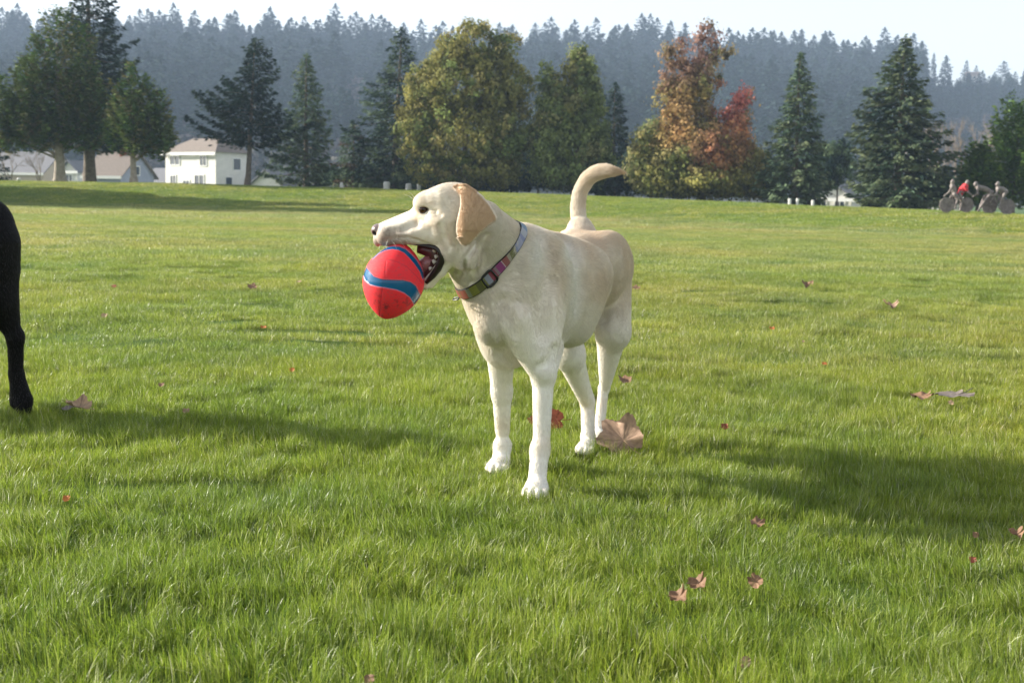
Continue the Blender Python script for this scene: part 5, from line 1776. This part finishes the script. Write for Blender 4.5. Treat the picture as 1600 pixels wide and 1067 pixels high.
def house(px, Y, rot, L_, D_, eave, rise, roof, wall, roofm, label, windows, over=0.4, zoff=0.0, side_windows=(), chimney=False, boards=True):
    """Corner-based house: front wall of length L_ turned by rot degrees, depth D_."""
    c = np.array([(px - 800) / FPX * Y, Y, 0]); c[2] = gz(c[0], c[1]) + zoff
    ex = np.array([math.cos(R(rot)), math.sin(R(rot)), 0]); ey = np.array([math.sin(R(rot)), -math.cos(R(rot)), 0])   # along the front; out of the front
    t = empty('house', c, label, 'house')
    g = Geo()
    frame_box(g, c, ex, ey, (0, -D_, -1.0), (L_, 0, eave))
    if roof == 'gable_x':      # ridge along the front
        for u in (0, L_):
            g.add([c + ex * u + UP * eave, c + ex * u - ey * D_ + UP * eave, c + ex * u - ey * D_ / 2 + UP * (eave + rise)], [(0, 1, 2) if u else (0, 2, 1)])
    elif roof == 'gable_y':
        for w in (0, -D_):
            g.add([c + ey * w + UP * eave, c + ex * L_ + ey * w + UP * eave, c + ex * L_ / 2 + ey * w + UP * (eave + rise)], [(0, 1, 2)])
    wallo = link('wall', g.mesh('wall'), wall, t)
    # overlapping boards: one course per 20 cm, real steps
    g = Geo(); z = 0.0
    while boards and z < eave - 0.15:
        frame_box(g, c, ex, ey, (0.02, 0.0, z), (L_ - 0.02, 0.022, z + 0.17))
        z += 0.21
    if g.v:
        o = link('siding_boards', g.mesh('siding_boards'), wall, t); o['kind'] = 'stuff'
    g = Geo()
    def slab(pts, th=0.14):
        pts = [np.array(p) for p in pts]
        n = len(pts)
        V = pts + [p + UP * th for p in pts]
        F = [tuple(range(n))[::-1], tuple(range(n, 2 * n))] + [(i, (i + 1) % n, n + (i + 1) % n, n + i) for i in range(n)]
        g.add(V, F)
    o = over
    if roof == 'gable_x':
        rz = eave + rise; k = rise / (D_ / 2)
        slab([c + ex * -o + ey * o + UP * (eave - k * o), c + ex * (L_ + o) + ey * o + UP * (eave - k * o), c + ex * (L_ + o) - ey * D_ / 2 + UP * rz, c - ex * o - ey * D_ / 2 + UP * rz])
        slab([c + ex * -o - ey * (D_ + o) + UP * (eave - k * o), c - ex * o - ey * (D_ / 2 + .003) + UP * rz, c + ex * (L_ + o) - ey * (D_ / 2 + .003) + UP * rz, c + ex * (L_ + o) - ey * (D_ + o) + UP * (eave - k * o)])
    elif roof == 'gable_y':
        rz = eave + rise; k = rise / (L_ / 2)
        slab([c - ex * o + ey * o + UP * (eave - k * o), c + ex * L_ / 2 + ey * o + UP * rz, c + ex * L_ / 2 - ey * (D_ + o) + UP * rz, c - ex * o - ey * (D_ + o) + UP * (eave - k * o)])
        slab([c + ex * (L_ + o) + ey * o + UP * (eave - k * o), c + ex * (L_ + o) - ey * (D_ + o) + UP * (eave - k * o), c + ex * (L_ / 2 + .003) - ey * (D_ + o) + UP * rz, c + ex * (L_ / 2 + .003) + ey * o + UP * rz])
    else:                       # hip
        rz = eave + rise; m = min(L_, D_) / 2
        a = [c - ex * o + ey * o + UP * (eave - .1), c + ex * (L_ + o) + ey * o + UP * (eave - .1), c + ex * (L_ + o) - ey * (D_ + o) + UP * (eave - .1), c - ex * o - ey * (D_ + o) + UP * (eave - .1)]
        if L_ >= D_: r0, r1 = c + ex * m - ey * D_ / 2 + UP * rz, c + ex * (L_ - m) - ey * D_ / 2 + UP * rz
        else: r0, r1 = c + ex * L_ / 2 - ey * m + UP * rz, c + ex * L_ / 2 - ey * (D_ - m) + UP * rz
        n = len(a)
        V = a + [r0, r1]
        F = ([(0, 1, 5, 4), (1, 2, 5), (2, 3, 4, 5), (3, 0, 4), (3, 2, 1, 0)] if L_ >= D_ else [(0, 1, 4), (1, 2, 5, 4), (2, 3, 5), (3, 0, 4, 5), (3, 2, 1, 0)])
        g.add(V, F)
    ro = link('roof', g.mesh('roof'), roofm, t)
    if chimney:
        g = Geo(); cc = c + ex * L_ * 0.65 - ey * D_ * 0.45
        g.box(tuple(cc + [-.35, -.3, eave + rise * .4]), tuple(cc + [.35, .3, eave + rise + 0.9]))
        link('chimney', g.mesh('chimney'), m_brick, ro)
    # fascia
    g = Geo(); frame_box(g, c, ex, ey, (-o, o + 0.003, eave - 0.42), (L_ + o, o + 0.06, eave - 0.12))
    link('fascia', g.mesh('fascia'), m_trim, t)
    for (u, z, w, h) in windows:
        g = Geo()
        for (a0, b0, a1, b1) in ((u - .1, z - .1, u + w + .1, z), (u - .1, z + h, u + w + .1, z + h + .1), (u - .1, z, u, z + h), (u + w, z, u + w + .1, z + h), (u + w / 2 - .03, z, u + w / 2 + .03, z + h)):
            frame_box(g, c, ex, ey, (a0, 0.023, b0), (a1, 0.09, b1))
        fo = link('window', g.mesh('window'), m_trim, t)
        g = Geo(); frame_box(g, c, ex, ey, (u, 0.024, z), (u + w, 0.045, z + h))
        link('pane', g.mesh('pane'), m_glass, fo)
    ex2, ey2 = -ey, ex           # the right-hand end wall
    for (u, z, w, h) in side_windows:
        g = Geo(); c2 = c + ex * L_
        for (a0, b0, a1, b1) in ((u - .1, z - .1, u + w + .1, z), (u - .1, z + h, u + w + .1, z + h + .1), (u - .1, z, u, z + h), (u + w, z, u + w + .1, z + h)):
            frame_box(g, c2, ex2, ey2, (a0, 0.003, b0), (a1, 0.07, b1))
        fo = link('window', g.mesh('window'), m_trim, t)
        g = Geo(); frame_box(g, c2, ex2, ey2, (u, 0.002, z), (u + w, 0.03, z + h))
        link('pane', g.mesh('pane'), m_glass, fo)
    return t


# white two-storey house between the evergreens (its front is turned to the left)
house(257, 135, -38, 8.2, 4.0, 4.8, 1.4, 'hip', m_white, m_roof, 'white two-storey house with a brown hipped roof between two evergreens', [(0.9, 3.45, 1.5, 0.85), (5.75, 3.35, 1.0, 0.95), (0.9, 1.35, 0.85, 0.95), (3.0, 0.9, 1.0, 0.9), (4.9, 1.2, 1.4, 1.15)], side_windows=[(2.2, 3.0, .9, 1.1), (1.2, 1.0, .8, 1.2)], zoff=0.9)
house(133, 142, -20, 4.6, 6.0, 2.9, 2.5, 'gable_x', m_grey, m_roof, 'blue-grey house with a large brown gable roof behind the dark trunk', [(0.4, 0.9, 1.1, 1.0), (2.4, 0.9, 1.4, .9)], side_windows=[(2.5, 3.0, .8, .9)], chimney=True, zoff=0.3)
house(96, 150, -25, 2.4, 4.5, 3.6, 1.0, 'gable_y', m_white, m_roofg, 'small white house seen between the two trunks on the left', [(0.7, 1.9, .9, 1.1)], zoff=0.2)
house(384, 128, -24, 4.6, 7.0, 2.0, 1.8, 'gable_y', m_white, m_roofg, 'low white gabled house right of the bare dark trunk', [(0.9, 0.9, 1.0, .6), (2.9, 0.75, 1.2, .6)], zoff=0.0)
house(222, 165, -28, 3.6, 5.0, 2.6, 1.6, 'gable_x', m_tan, m_roofg, 'grey-roofed house behind the smaller rounded evergreen', [(0.5, 1.2, .9, .9)], zoff=0.3)
house(1258, 112, -30, 3.6, 5.0, 2.1, 1.2, 'gable_y', m_white, m_roofg, 'white house glimpsed between the slender conifer and the shaggy spruce', [(0.6, 1.0, .8, .8), (2.2, 1.0, .8, .8)])
house(1432, 96, -30, 2.6, 5.0, 2.0, 1.0, 'gable_x', m_white, m_roof, 'white house glimpsed between the shaggy spruce and the cyclist sculpture', [(0.5, 1.0, .7, .7)])
house(455, 125, -20, 5.0, 5.0, 1.6, 0.9, 'gable_x', m_white, m_roofg, 'white house showing under the skirts of the grey-green conifer', [(0.8, 0.5, .8, .6), (3.0, 0.5, .8, .6)])
house(-30, 160, -20, 9.5, 6.0, 3.6, 2.4, 'gable_x', m_tan, m_roofg, 'tan house behind the bare trees at the left edge', [(6.0, 1.4, 1.0, 1.0), (8.0, 1.4, 1.0, 1.0)])
house(1487, 690, -20, 7.0, 6.0, 5.0, 2.4, 'gable_x', m_white, m_roof, 'small pale house on the skyline of the far ridge', [(1.0, 2.0, 1.4, 1.4)], zoff=2.5, boards=False)

# short white posts along the foot of the trees
post0 = None
for k, (px, py, w, h, lb) in enumerate(((600, 291, 10, 12, 'white marker post under the dark spruce, largest of its row'), (530, 288, 5, 9, 'thin white marker post under the grey-green conifer'), (634, 292, 9, 10, 'first white marker post left of the dog’s brow'), (650, 293, 6, 10, 'second white marker post left of the dog’s brow'), (671, 294, 7, 9, 'white marker post just above the dog’s brow'),
                                     (1226, 312, 5, 8, 'white marker post at the foot of the slender conifer, leftmost of three'), (1238, 313, 4, 9, 'white marker post at the foot of the slender conifer, middle of three'), (1262, 314, 5, 7, 'white marker post at the foot of the slender conifer, rightmost of three'))):
    Y = 84 if px < 800 else 66
    x = (px - 800) / FPX * Y
    wm, hm = mpx(w, Y), mpx(h, Y) + 0.1
    g = Geo()
    g.tube([(0, 0, -0.1), (0, 0, hm * 0.9), (0, 0, hm)], [wm / 2, wm / 2, wm * 0.33], 10)
    o = link('marker_post', g.mesh('marker_post'), m_trim, None, loc=(x, Y, gz(x, Y)))
    tag(o, lb, 'post', 'white posts along the foot of the trees')
# a small white ball-like marker lies on the bank at the left
g = Geo(); g.tube([(-.09, 0, 0.0), (-.03, 0, 0.06), (.05, 0, .07), (.1, 0, 0.0)], [0.05, .09, .08, .04], 9)
x = (29 - 800) / FPX * 74
o = link('white_bag', g.mesh('white_bag', True), m_trim, None, loc=(x, 74, gz(x, 74) + 0.05)); tag(o, 'small white bag lying on the grass bank at the far left', 'bag')

# ------------------------------------------------------------------ sculpture of cyclists
SY = 50.0
m_stone = simple_mat('weathered_metal', (0.21, 0.18, 0.165), rough=0.6, noise=0.35, scale=9, bump=0.004, metallic=0.15)
m_red = simple_mat('red_shirt', (0.60, 0.04, 0.05), rough=0.8, noise=0.15, scale=8)
sx0 = (1526 - 800) / FPX * SY
sc_o = empty('cyclist_sculpture', (sx0, SY, gz(sx0, SY)), 'grey metal sculpture of racing cyclists, one wearing a red shirt, on the bank', 'sculpture')


def S(px, py, dy=0.0):
    return W(px, py + 1.5, SY + dy)


def skin_body(name, chain, mat, parent):
    """chain: list of (points, radii) merged as one smooth figure."""
    pr = []
    for pts, rad in chain:
        for i in range(len(pts) - 1):
            a, b = np.array(pts[i]), np.array(pts[i + 1])
            pr.append(Prim('cone', 'add', 0.03, a=a, b=b, ra=rad[i], rb=rad[i + 1], flow=np.zeros(3), col=None, ln=0, zone='x'))
    lo_ = np.min([p.bb()[0] for p in pr], axis=0) - 0.05; hi_ = np.max([p.bb()[1] for p in pr], axis=0) + 0.05
    D, ax, V, F = build_sdf_mesh(pr, lo_, hi_, 0.022)
    return link(name, mesh_np(name, V, F), mat, parent)


for k, (wx, wy, wr, dy) in enumerate(((1479, 319, 10.5, -.25), (1510, 319, 10.5, 0.0), (1546, 321, 11.0, .15), (1574, 322, 11.0, -.1))):
    g = Geo(); r = mpx(wr, SY); c = S(wx, wy, dy)
    n = 26
    ring = [c + np.array([math.cos(t) * r, 0.0, math.sin(t) * r]) for t in np.linspace(0, 2 * math.pi, n + 1)]
    g.tube(ring, 0.028, 7, cap=False)
    disc = [c + np.array([math.cos(t) * r * 0.93, -0.012, math.sin(t) * r * 0.93]) for t in np.linspace(0, 2 * math.pi, n + 1)[:-1]]
    dis2 = [p + np.array([0, 0.024, 0]) for p in disc]
    g.add(disc + dis2, [tuple(range(n))[::-1], tuple(range(n, 2 * n))] + [(i, (i + 1) % n, n + (i + 1) % n, n + i) for i in range(n)])
    for q in range(9):
        t = q * 2 * math.pi / 9
        g.tube([c + np.array([0, -0.02, 0]), c + np.array([math.cos(t) * r * .95, -0.014, math.sin(t) * r * .95])], 0.012, 5)
    link('wheel', g.mesh('wheel'), m_stone, sc_o)
for (a, dy) in (((1479, 1510), -.1), ((1546, 1574), .02)):
    g = Geo(); x0_, x1_ = a; m_ = (x0_ + x1_) / 2
    for p, q in (((x0_, 319), (x0_ + 8, 303)), ((x0_ + 8, 303), (m_ + 2, 304)), ((m_ + 2, 304), (x1_, 320)), ((x0_ + 8, 304), (m_ - 3, 319)), ((m_ - 3, 319), (x0_, 319)), ((m_ - 3, 319), (m_ + 2, 304)), ((m_ + 2, 304), (m_ + 6, 298)), ((m_ + 6, 298), (m_ + 11, 299))):
        g.tube([S(*p, dy), S(*q, dy)], 0.035, 6)
    link('bicycle_frame', g.mesh('bicycle_frame', True), m_stone, sc_o)
u = mpx(1, SY)
RID = [  # hip, shoulder, head, elbow, hand, knee, foot
    ('rider', (1492, 303), (1488, 290), (1488, 283.5), (1483, 299), (1475, 305), (1497, 309), (1492, 324), -.12, m_stone),
    ('rider', (1499, 303), (1508, 290), (1511, 284.5), (1512, 299), (1519, 304), (1504, 312), (1500, 327), 0.02, m_stone),
    ('rider', (1550, 300), (1528, 291), (1524, 287), (1527, 302), (1520, 306), (1541, 310), (1528, 328), .18, m_stone),
    ('rider', (1572, 298), (1560, 294), (1558.5, 287), (1556, 303), (1545, 305.5), (1566, 310), (1561, 324), -.08, m_stone)]
for k, (nm, hip, sh, hd, el, ha, kn, ft, dy, mt) in enumerate(RID):
    P_ = lambda p, d=0: S(p[0], p[1], dy + d)
    chain = [([P_(hip), (P_(hip) + P_(sh)) / 2 + [0, 0, 0.04], P_(sh)], [3.6 * u, 4.0 * u, 4.2 * u]),
             ([P_(sh), P_(hd)], [2.2 * u, 2.0 * u]), ([P_(hd), P_(hd) + np.array([.02, 0, .05])], [3.0 * u, 2.8 * u]),
             ([P_(sh, -.15), P_(el, -.18), P_(ha, -.12)], [1.9 * u, 1.5 * u, 1.1 * u]), ([P_(sh, .15), P_((el[0] + 1, el[1]), .18), P_(ha, .12)], [1.9 * u, 1.5 * u, 1.1 * u]),
             ([P_(hip, -.1), P_(kn, -.12), P_(ft, -.1)], [3.0 * u, 2.1 * u, 1.2 * u]), ([P_(hip, .1), P_((kn[0] - 3, kn[1] - 4), .12), P_((ft[0] + 3, ft[1] - 6), .1)], [3.0 * u, 2.1 * u, 1.2 * u]),
             ([P_(ft, -.1), P_((ft[0] + 3, ft[1] + .6), -.1)], [1.2 * u, 1.0 * u])]
    ro = skin_body(nm, chain, mt, sc_o)
    if k == 1:
        so = skin_body('shirt', [([P_((1500, 301)), P_((1503.5, 295)), P_(sh)], [4.4 * u, 4.9 * u, 5.0 * u]), ([P_(sh, -.15), P_((1511, 296), -.18)], [2.5 * u, 2.2 * u]), ([P_(sh, .15), P_((1511, 296), .18)], [2.5 * u, 2.2 * u])], m_red, ro)
        so['label'] = 'red shirt pulled over the second rider of the sculpture'
g = Geo(); g.box(tuple(S(1466, 330, -.5) - [0, 0, .12]), tuple(np.array([S(1588, 333, .5)[0], SY + .5, S(1466, 330)[2] - .02])))
bm_ = link('base_slab', g.mesh('base_slab'), m_stone, sc_o)

# ------------------------------------------------------------------ fallen leaves
m_dead = simple_mat('dead_leaf', (1, 1, 1), rough=0.7, noise=0.3, scale=60, bump=0.002, attr='tint', spec=0.3)
LOBES = [0, 38, 82, 128, 172, 218]


def leaf_mesh(name, size, curl, seed, col, lobed=True, aspect=1.0):
    rng = np.random.default_rng(seed)
    n = 72; rings = 7
    V = [(0, 0, 0)]; C = [1.0]
    th = np.linspace(-math.pi, math.pi, n, endpoint=False)
    if lobed:   # maple: five pointed lobes
        tips = np.radians([90, 38, 142, -18, 198]); ln = [1.0, 0.88, 0.88, 0.58, 0.58]
        r = np.full(n, 0.58)
        for tp, l in zip(tips, ln):
            d = np.abs((th - tp + math.pi) % (2 * math.pi) - math.pi)
            r = np.maximum(r, 0.60 + (l - 0.60) * np.clip(1 - d / 0.55, 0, 1) ** 0.9)
            for s in (-.24, .24):
                d2 = np.abs((th - tp - s + math.pi) % (2 * math.pi) - math.pi)
                r = np.maximum(r, l * 0.84 * np.clip(1 - d2 / 0.20, 0, 1) ** 0.8)
        r = np.where(np.abs(th + math.pi / 2) < 0.5, r * (0.35 + 0.65 * np.abs(th + math.pi / 2) / 0.5), r)
    else:
        r = 0.75 * np.abs(np.cos(th - math.pi / 2)) ** 0.8 * 0.55 + 0.42 + 0.0 * th
        r *= 1 + 0.05 * np.sin(th * 5 + seed) + 0.04 * np.sin(th * 13)
    r = r * (1 + rng.normal(0, 0.03, n))
    vein = np.zeros(n)
    if lobed:
        for tp in tips: vein = np.maximum(vein, np.exp(-((np.abs((th - tp + math.pi) % (2 * math.pi) - math.pi)) / 0.06) ** 2))
    k1, k2, p1, p2 = rng.uniform(-1, 1, 4)
    for i in range(1, rings + 1):
        f = i / rings
        for j in range(n):
            x = math.cos(th[j]) * r[j] * f; y = math.sin(th[j]) * r[j] * f * aspect
            z = curl * (0.55 * x * x * (1.2 + k1) + 0.5 * y * y * k2 + 0.10 * math.sin(5 * th[j] + 3 * p1) * f * f + 0.05 * math.sin(9 * th[j] + p2 * 4) * f ** 3) - 0.03 * vein[j] * f
            V.append((x, y, z)); C.append(1.0 - 0.45 * vein[j] + 0.12 * rng.normal())
    F = []
    for j in range(n): F.append((0, 1 + j, 1 + (j + 1) % n))
    F3 = [tuple(f) for f in F]
    for i in range(rings - 1):
        a, b = 1 + i * n, 1 + (i + 1) * n
        for j in range(n): F3.append((a + j, b + j, b + (j + 1) % n, a + (j + 1) % n))
    V = np.array(V) * size / 1.7; 
    P3 = V * 40 + seed
    sp = fbm(P3, 1.0, 3, seed)
    cc = np.array(col)[None] * (np.array(C)[:, None]) * (0.65 + 0.7 * sp[:, None])
    g = Geo(); g.v = [tuple(map(float, p)) for p in V]; g.f = F3; g.c = [tuple(map(float, np.clip(q, 0, 1))) for q in cc]
    return g.mesh(name, True)


BRN = (0.25, 0.145, 0.085); PNK = (0.36, 0.235, 0.165); GRY = (0.20, 0.165, 0.14); ORG = (0.50, 0.17, 0.045); TANL = (0.45, 0.31, 0.19); RDB = (0.30, 0.085, 0.05)
LV = [  # px, py (leaf middle), width px, colour, tilt towards camera deg, roll deg, yaw, lobed, curl, label
    (974, 688, 86, (0.44, 0.29, 0.20), 60, -6, 34, 1, 0.7, 'large brown maple leaf standing in the grass beside the hind paws'),
    (868, 656, 46, RDB, 58, 15, 100, 1, 0.6, 'red-brown maple leaf partly hidden behind the left front leg'),
    (832, 658, 18, RDB, 50, 0, 10, 1, 0.6, 'dark leaf scrap between the two front legs'),
    (124, 636, 54, TANL, 4, 5, 60, 1, 0.7, 'curled tan leaf with a long stalk near the black dog’s paw'),
    (106, 637, 30, GRY, 12, -6, 200, 0, 0.5, 'grey upturned leaf end beside the curled tan leaf'),
    (163, 493, 15, TANL, 45, 0, 0, 0, 0.8, 'small pale leaf catching the light left of the ball'),
    (178, 447, 13, RDB, 30, 0, 0, 0, 0.6, 'tiny dark leaf far out on the left of the field'),
    (394, 449, 20, BRN, 22, 5, 0, 1, 0.8, 'small brown leaf left of the ball at the ball’s height'),
    (412, 511, 14, ORG, 20, 0, 0, 0, 0.6, 'faint orange leaf sunk in the grass below the small brown one'),
    (456, 578, 14, ORG, 40, 0, 0, 0, 0.6, 'small rusty leaf standing in the grass left of the front legs'),
    (252, 601, 15, BRN, 30, 0, 0, 0, 0.6, 'small faded leaf between the black dog and the ball'),
    (291, 642, 16, PNK, 42, 0, 0, 0, 0.6, 'small pinkish leaf at the upper rim of the black dog’s shadow'),
    (104, 778, 18, ORG, 50, 0, 0, 0, 0.7, 'bright orange leaf alone in the grass at the lower left'),
    (1440, 619, 50, BRN, 6, -8, 5, 0, 0.8, 'brown curled leaf, left of the large grey one'),
    (1497, 616, 72, GRY, 2, -5, 120, 1, 0.35, 'large grey-brown leaf lying flat at the right, biggest of that group'),
    (1486, 629, 14, TANL, 45, 0, 0, 0, 0.7, 'tiny pale leaf just below the large grey-brown one'),
    (1392, 477, 34, PNK, 10, 0, 0, 0, 1.0, 'pink-brown leaf farther out on the right of the field'),
    (1262, 447, 22, BRN, 26, 0, 0, 1, 0.9, 'small curled brown leaf farthest out on the right'),
    (1206, 513, 12, ORG, 30, 0, 0, 0, 0.6, 'tiny orange leaf right of the dog’s haunch'),
    (1255, 533, 7, PNK, 30, 0, 0, 0, 0.6, 'tiny pink leaf fragment right of the orange one'),
    (1288, 568, 12, ORG, 30, 0, 0, 0, 0.6, 'tiny rust leaf above the dog’s shadow'),
    (994, 450, 16, BRN, 22, 0, 0, 1, 0.7, 'small dark leaf directly behind the dog’s rump'),
    (977, 595, 26, BRN, 25, 0, 0, 1, 0.7, 'brown leaf right of the hind leg'),
    (1132, 666, 17, RDB, 60, 0, 0, 0, 0.7, 'upright reddish leaf at the upper rim of the dog’s shadow'),
    (1183, 817, 38, BRN, 16, 5, 40, 0, 1.0, 'faded brown leaf sunk in the grass below the dog’s shadow'),
    (1181, 908, 36, BRN, 48, -28, 110, 0, 0.8, 'folded brown leaf in the foreground, rightmost of three together'),
    (1090, 912, 44, BRN, 30, -22, 10, 0, 1.2, 'rolled rust-edged leaf in the foreground, middle of three together'),
    (1060, 932, 46, BRN, 22, -24, 10, 0, 1.3, 'curled brown leaf in the foreground, leftmost of three together'),
    (1165, 1034, 30, PNK, 60, 0, 20, 0, 0.8, 'pink-brown leaf near the bottom edge'),
    (1524, 835, 16, BRN, 62, 10, 0, 0, 0.8, 'small upright leaf at the lower right, upper of the pair'),
    (1588, 834, 34, BRN, 20, -8, 0, 0, 1.3, 'dark brown leaf at the right edge'),
    (1519, 874, 18, RDB, 50, 0, 0, 0, 0.8, 'small upright leaf at the lower right, lower of the pair'),
    (577, 1060, 26, BRN, 40, -10, 0, 0, 0.6, 'brown leaf cut by the bottom edge left of centre'),
    (467, 440, 12, TANL, 20, 0, 0, 0, 0.6, 'tiny pale leaf far out left of the ball')]
GRASS_TOP = 0.030
for k, (px, py, w, col, tilt, rol, yaw, lob, curl, lb) in enumerate(LV):
    zt = GRASS_TOP + (0.008 if w > 30 else 0.0)
    p = G(px, py, zt + 0.004)
    size = mpx(w, p[1])
    me = leaf_mesh('fallen_leaf', size, curl, 300 + k, col, bool(lob), 1.0 if lob else 0.62)
    o = link('fallen_leaf', me, m_dead, None, loc=p)
    o.rotation_euler = (Matrix.Rotation(R(rol), 3, 'Y') @ Matrix.Rotation(R(tilt), 3, 'X') @ Matrix.Rotation(R(yaw), 3, 'Z')).to_euler()
    tag(o, lb, 'leaf', 'fallen leaves on the grass')
    if w > 26:
        g = Geo(); s = size
        g.tube([(0, 0, 0), (0.02 * s, -0.25 * s, 0.01 * s), (0.08 * s, -0.55 * s, 0.05 * s)], [0.012 * s, 0.010 * s, 0.012 * s], 5, c=tuple(np.array(col) * .9))
        so = link('stalk', g.mesh('stalk', True), m_dead, None, loc=(0, 0, 0)); so.parent = o

# ------------------------------------------------------------------ the black dog, mostly outside the picture
dog_prims2 = []


def bcone(a, b, ra, rb, k=0.03, f=None, ln=9):
    a, b = np.array(a, float), np.array(b, float)
    dog_prims2.append(Prim('cone', 'add', k, a=a, b=b, ra=ra, rb=rb, flow=unit(b - a) if f is None else np.array(f, float), col=None, ln=ln, zone='body'))


bx0 = -1.36; by0 = 3.47
def B_(px, py, dy=0.0): return W(px, py, by0 + dy)
def Bf(dx, z, dy=0.0): return np.array([bx0 - dx, by0 + 0.02 + dy, z])
bcone(Bf(0.10, 0.49), Bf(0.38, 0.47), 0.085, 0.095, f=(1, 0, -.2)); bcone(Bf(0.38, 0.46), Bf(0.66, 0.43), 0.10, 0.125, f=(1, 0, -.2)); bcone(Bf(0.62, 0.45), Bf(0.80, 0.42), 0.12, 0.10, f=(1, 0, -.2))
bcone(Bf(0.74, 0.50), Bf(0.95, 0.60), 0.085, 0.07, f=(1, 0, -.4)); bcone(Bf(0.97, 0.63), Bf(1.03, 0.63), 0.062, 0.055, f=(1, 0, 0)); bcone(Bf(1.03, 0.61), Bf(1.17, 0.58), 0.042, 0.026, f=(1, 0, 0))
for s in (-1, 1): bcone(Bf(0.95, 0.66, s * .05), Bf(0.93, 0.57, s * .075), 0.022, 0.014, k=.01)
# near hind leg, pushed out behind
bcone(B_(-22, 385, -.08), B_(-8, 470, -.08), 0.085, 0.052, k=.035); bcone(B_(-22, 350, -.05), B_(-10, 420, -.06), 0.07, 0.06, k=.03)
bcone(B_(-8, 465, -.08), B_(22, 522, -.07), 0.058, 0.019, k=.02); bcone(B_(2, 440, -.07), B_(14, 500, -.07), 0.037, 0.022, k=.015)
bcone(B_(17, 512, -.07), B_(24, 528, -.07), 0.021, 0.0235, k=.008); bcone(B_(24, 524, -.07), B_(25, 585, -.06), 0.0215, 0.0185, k=.01); bcone(B_(26, 585, -.06), B_(33, 624, -.055), 0.019, 0.029, k=.01); bcone(B_(34, 628, -.055), B_(40, 644, -.06), 0.028, 0.017, k=.01)
bcone(B_(30, 632, -.075), B_(35, 649, -.08), 0.013, 0.010, k=.004); bcone(B_(41, 634, -.06), B_(44, 647, -.065), 0.013, 0.010, k=.004)
# far hind leg and the forelegs
bcone(Bf(0.20, 0.40, .09), Bf(0.34, 0.27, .09), 0.075, 0.045); bcone(Bf(0.34, 0.27, .09), Bf(0.24, 0.15, .09), 0.04, 0.018, k=.015); bcone(Bf(0.24, 0.15, .09), Bf(0.30, 0.03, .09), 0.018, 0.018, k=.01); bcone(Bf(0.29, 0.025, .09), Bf(0.35, 0.02, .09), 0.024, 0.02, k=.01)
for s, dx in ((-1, .05), (1, -.10)):
    bcone(Bf(0.74, 0.38, s * .08), Bf(0.72 - dx * .4, 0.26, s * .085), 0.05, 0.032); bcone(Bf(0.72 - dx * .4, 0.26, s * .085), Bf(0.74 + dx, 0.04, s * .085), 0.026, 0.018, k=.015); bcone(Bf(0.73 + dx, 0.025, s * .085), Bf(0.79 + dx, 0.02, s * .085), 0.024, 0.02, k=.01)
# tail carried up and to the left, out of view
bcone(Bf(0.07, 0.53), Bf(0.10, 0.66), 0.03, 0.02, k=.02); bcone(Bf(0.10, 0.66), Bf(0.22, 0.78), 0.02, 0.015, k=.004)
bd = empty('dog', Bf(0.5, 0), 'black dog walking out of the picture at the left edge, only a hind leg showing', 'dog')
lo_ = np.min([p.bb()[0] for p in dog_prims2], axis=0) - 0.03; hi_ = np.max([p.bb()[1] for p in dog_prims2], axis=0) + 0.03
D2, ax2, V2, F2 = build_sdf_mesh(dog_prims2, lo_, hi_, 0.005)
m_bskin = skin_mat('black_coat'); m_bskin.node_tree.nodes['Principled BSDF'].inputs['Specular IOR Level'].default_value = 0.12
m_black = fur_mat('black_fur', rough=0.30, spec=0.40, trans=0.0)
link('body', mesh_np('black_dog_body', V2, F2, {'tint': np.tile([0.003, 0.003, 0.0035], (len(V2), 1)), 'wet': np.zeros((len(V2), 3))}), m_bskin, bd)
make_hair('fur', D2, ax2, 0.005, V2, F2, dog_prims2, 60000, lambda P, N, z: np.tile([0.0032, 0.0032, 0.004], (len(P), 1)), lambda P, z: (P[:, 0] > -1.62), m_black, bd, seed=9, radius=0.0002, lift=0.2)
# its head's eyes and nose (out of view)
for s in (-1, 1): link('eye', eye_me, m_eye, bd, loc=Bf(1.05, 0.645, s * .042) - np.array(bd.location))
link('nose', uvsphere('nose', 0.018, 14, 10), simple_mat('black_nose', (0.01, 0.01, 0.01), rough=.3), bd, loc=Bf(1.19, 0.585) - np.array(bd.location))
print('things', time.time() - T0)
# ------------------------------------------------------------------ the hazy air
g = Geo(); g.box((-1000, -60, -8), (1200, 1450, 175))
hz = link('haze', g.mesh('haze'))
m = bpy.data.materials.new('haze_air'); m.use_nodes = True
nt = m.node_tree; nt.nodes.clear()
o_ = nt.nodes.new('ShaderNodeOutputMaterial'); v_ = nt.nodes.new('ShaderNodeVolumePrincipled')
v_.inputs['Color'].default_value = (0.58, 0.74, 1.0, 1); v_.inputs['Density'].default_value = 0.00041; v_.inputs['Anisotropy'].default_value = 0.0
nt.links.new(v_.outputs[0], o_.inputs['Volume'])
hz.data.materials.append(m)
hz['kind'] = 'stuff'
print('total', time.time() - T0)
